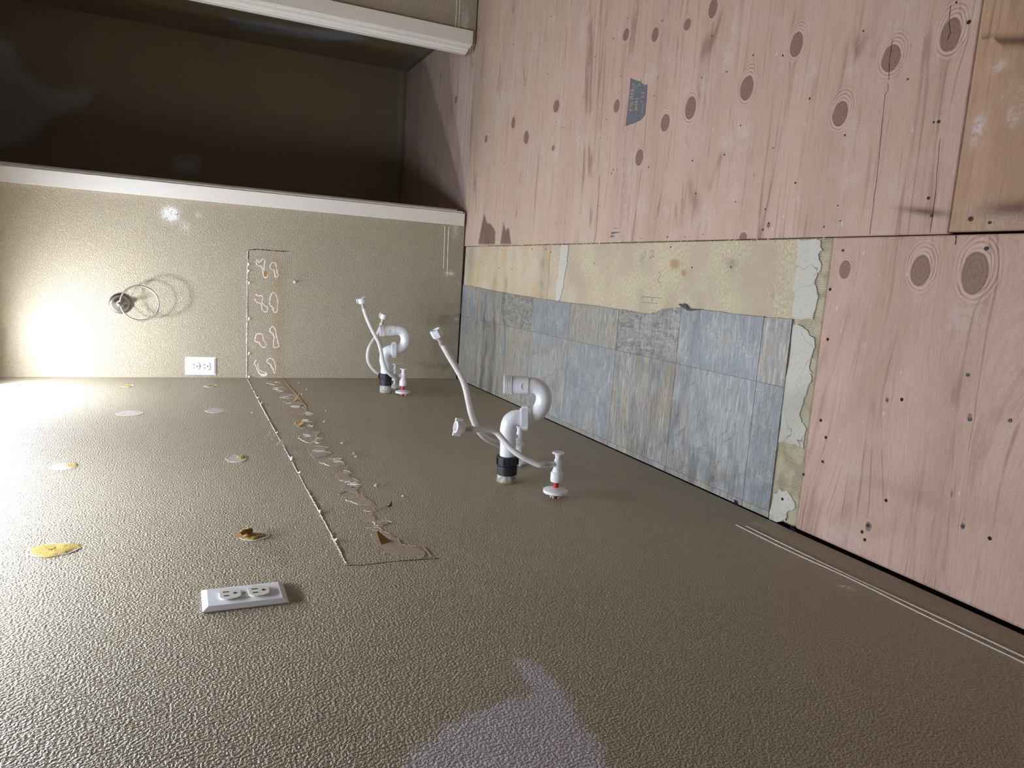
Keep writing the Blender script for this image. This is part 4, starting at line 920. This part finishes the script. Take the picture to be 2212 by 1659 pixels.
# ------------------------------------------------------------------ supply hoses
def hose(start, px, label, r=.0066, hexnut=False, nutdir=None, wings=True):
    pts = [np.array(start), np.array(start)+np.array([0, 0, .012])]+[at(a, b, 1, y) for a, b, y in px]
    pts = smooth_path(pts, 9)
    end = pts[-1]; d = frame_dir(pts[-4], pts[-1])
    t = empty('supply_hose', start, label=label, cat='hose', group='braided supply hoses')
    cut = .010; k_ = len(pts)
    MB().tube(pts, r, 14).build('braided_tube', m_hose, t, smooth=60)
    MB().lathe([(-.004, r*1.12), (.002, r*1.12), (.003, r*.95), (.012, r*.95), (.013, r*1.15), (.016, r*1.15)], end, d, 18).build('ferrule', m_steel, t, smooth=30)
    b = end+d*.016
    n = 6 if hexnut else 20
    nb = MB().lathe([(0, .0085), (.0005, .0125), (.003, .0138), (.019, .0138), (.0195, .0105), (.006, .0098)], b, d, n)
    if wings and not hexnut:
        u = np.cross(d, (0, 1, .2)); u /= np.linalg.norm(u)
        v = np.cross(d, u)
        for s in (1, -1):
            q = [b+d*f+u*s*rr+v*w_ for f in (.005, .022) for rr in (.012, .0195) for w_ in (-.002, .002)]
            nb.add(q, [(0, 1, 3, 2), (4, 6, 7, 5), (0, 2, 6, 4), (1, 5, 7, 3), (2, 3, 7, 6), (0, 4, 5, 1)])
    nb.build('coupling_nut', m_plastic, t, smooth=30)
    return t
hose(v1, [(1150, 998, 1.40), (1125, 985, 1.41), (1103, 968, 1.425), (1085, 948, 1.44), (1071, 933, 1.45), (1052, 927, 1.45), (1030, 928, 1.45), (1016, 926.5, 1.45)], 'white braided hose looping in front of the nearer drain, end turned left')
hose(v2, [(1088, 962, 1.655), (1068, 956, 1.64), (1046, 944, 1.62), (1029, 922, 1.60), (1018, 895, 1.59), (1012, 868, 1.585), (1006, 840, 1.58), (997, 815, 1.58), (983, 790, 1.58), (968, 765, 1.58), (955, 741, 1.58)], 'tall white braided hose rising behind the nearer drain', r=.0072, hexnut=True)
hose(v3, [(851, 814.5, 2.70), (842, 808, 2.69), (833, 797, 2.685), (827, 780, 2.685), (823, 758, 2.685), (817, 738, 2.69), (806, 717, 2.70), (796, 696, 2.71), (789, 678, 2.72), (785, 664, 2.72)], 'tall white hose with a winged nut crossing in front of the far drain', r=.0068)
hose(v4, [(818, 806, 2.845), (806, 797, 2.84), (797, 784, 2.835), (794, 770, 2.83), (797, 752, 2.825), (805, 737, 2.84), (814, 724, 2.85), (821, 709, 2.855), (824.5, 698, 2.855)], 'shorter white hose curving left of the far drain, open end', r=.0068)

# ------------------------------------------------------------------ vanity lights (just above the frame, over each missing sink)
k = NT('warm_frosted_glass'); nd_ = k.t.nodes; out_ = nd_['Material Output']
tb = k.n('ShaderNodeBsdfTranslucent'); tb.inputs[0].default_value = (.95, .82, .58, 1); df = k.n('ShaderNodeBsdfDiffuse'); df.inputs[0].default_value = (.75, .7, .6, 1)
mx = k.n('ShaderNodeMixShader'); mx.inputs[0].default_value = .95; k.t.links.new(tb.outputs[0], mx.inputs[2]); k.t.links.new(df.outputs[0], mx.inputs[1]); k.t.links.new(mx.outputs[0], out_.inputs[0])
m_glass = k.m
k = NT('lit_bulb'); em = k.n('ShaderNodeEmission'); em.inputs[0].default_value = (.9, .98, 1.15, 1); em.inputs[1].default_value = BULB
k.t.links.new(em.outputs[0], k.t.nodes['Material Output'].inputs[0]); m_bulb = k.m
m_bulb_near = m_bulb.copy(); m_bulb_near.name = 'lit_bulb_nearer'; [n_ for n_ in m_bulb_near.node_tree.nodes if n_.type == 'EMISSION'][0].inputs[1].default_value = BULB_NEAR
for ys, lab in ((BULB_Y[:2], 'nickel vanity light with bell shades over the far drain'), (BULB_Y[2:], 'nickel vanity light with bell shades over the nearer drain')):
    t = empty('vanity_light', (0, (ys[0]+ys[-1])/2, 1.9), label=lab, cat='light', group='vanity lights on the long wall')
    MB().box((.0006, ys[-1]-.08, 1.86), (.022, ys[0]+.08, 1.94)).build('back_plate', m_nickel, t)
    for y in ys:
        P = smooth_path([(.02, y, 1.90), (.05, y, 1.915), (BULB_X-.01, y, 1.90), (BULB_X, y, 1.865)], 6)
        MB().tube(P, .008, 12).build('arm', m_nickel, t, smooth=60)
        MB().lathe([(0, .018), (.02, .022), (.02, .004)], (BULB_X, y, 1.845), (0, 0, 1), 20).build('socket', m_nickel, t, smooth=40)
        ob = [(0, .056), (.012, .051), (.03, .046), (.055, .041), (.08, .031), (.095, .020)]
        sh = ob
        s_ = MB().lathe(sh, (BULB_X, y, 1.75), (0, 0, 1), 32, False).build('glass_shade', m_glass, t, smooth=40)
        sph = MB(); sph.lathe([(0, .0005), (.004, .013), (.012, .021), (.022, .024), (.032, .021), (.044, .013), (.05, .010)], (BULB_X, y, BULB_Z-.022), (0, 0, 1), 16).build('bulb', m_bulb if y > 2. else m_bulb_near, t, smooth=60)
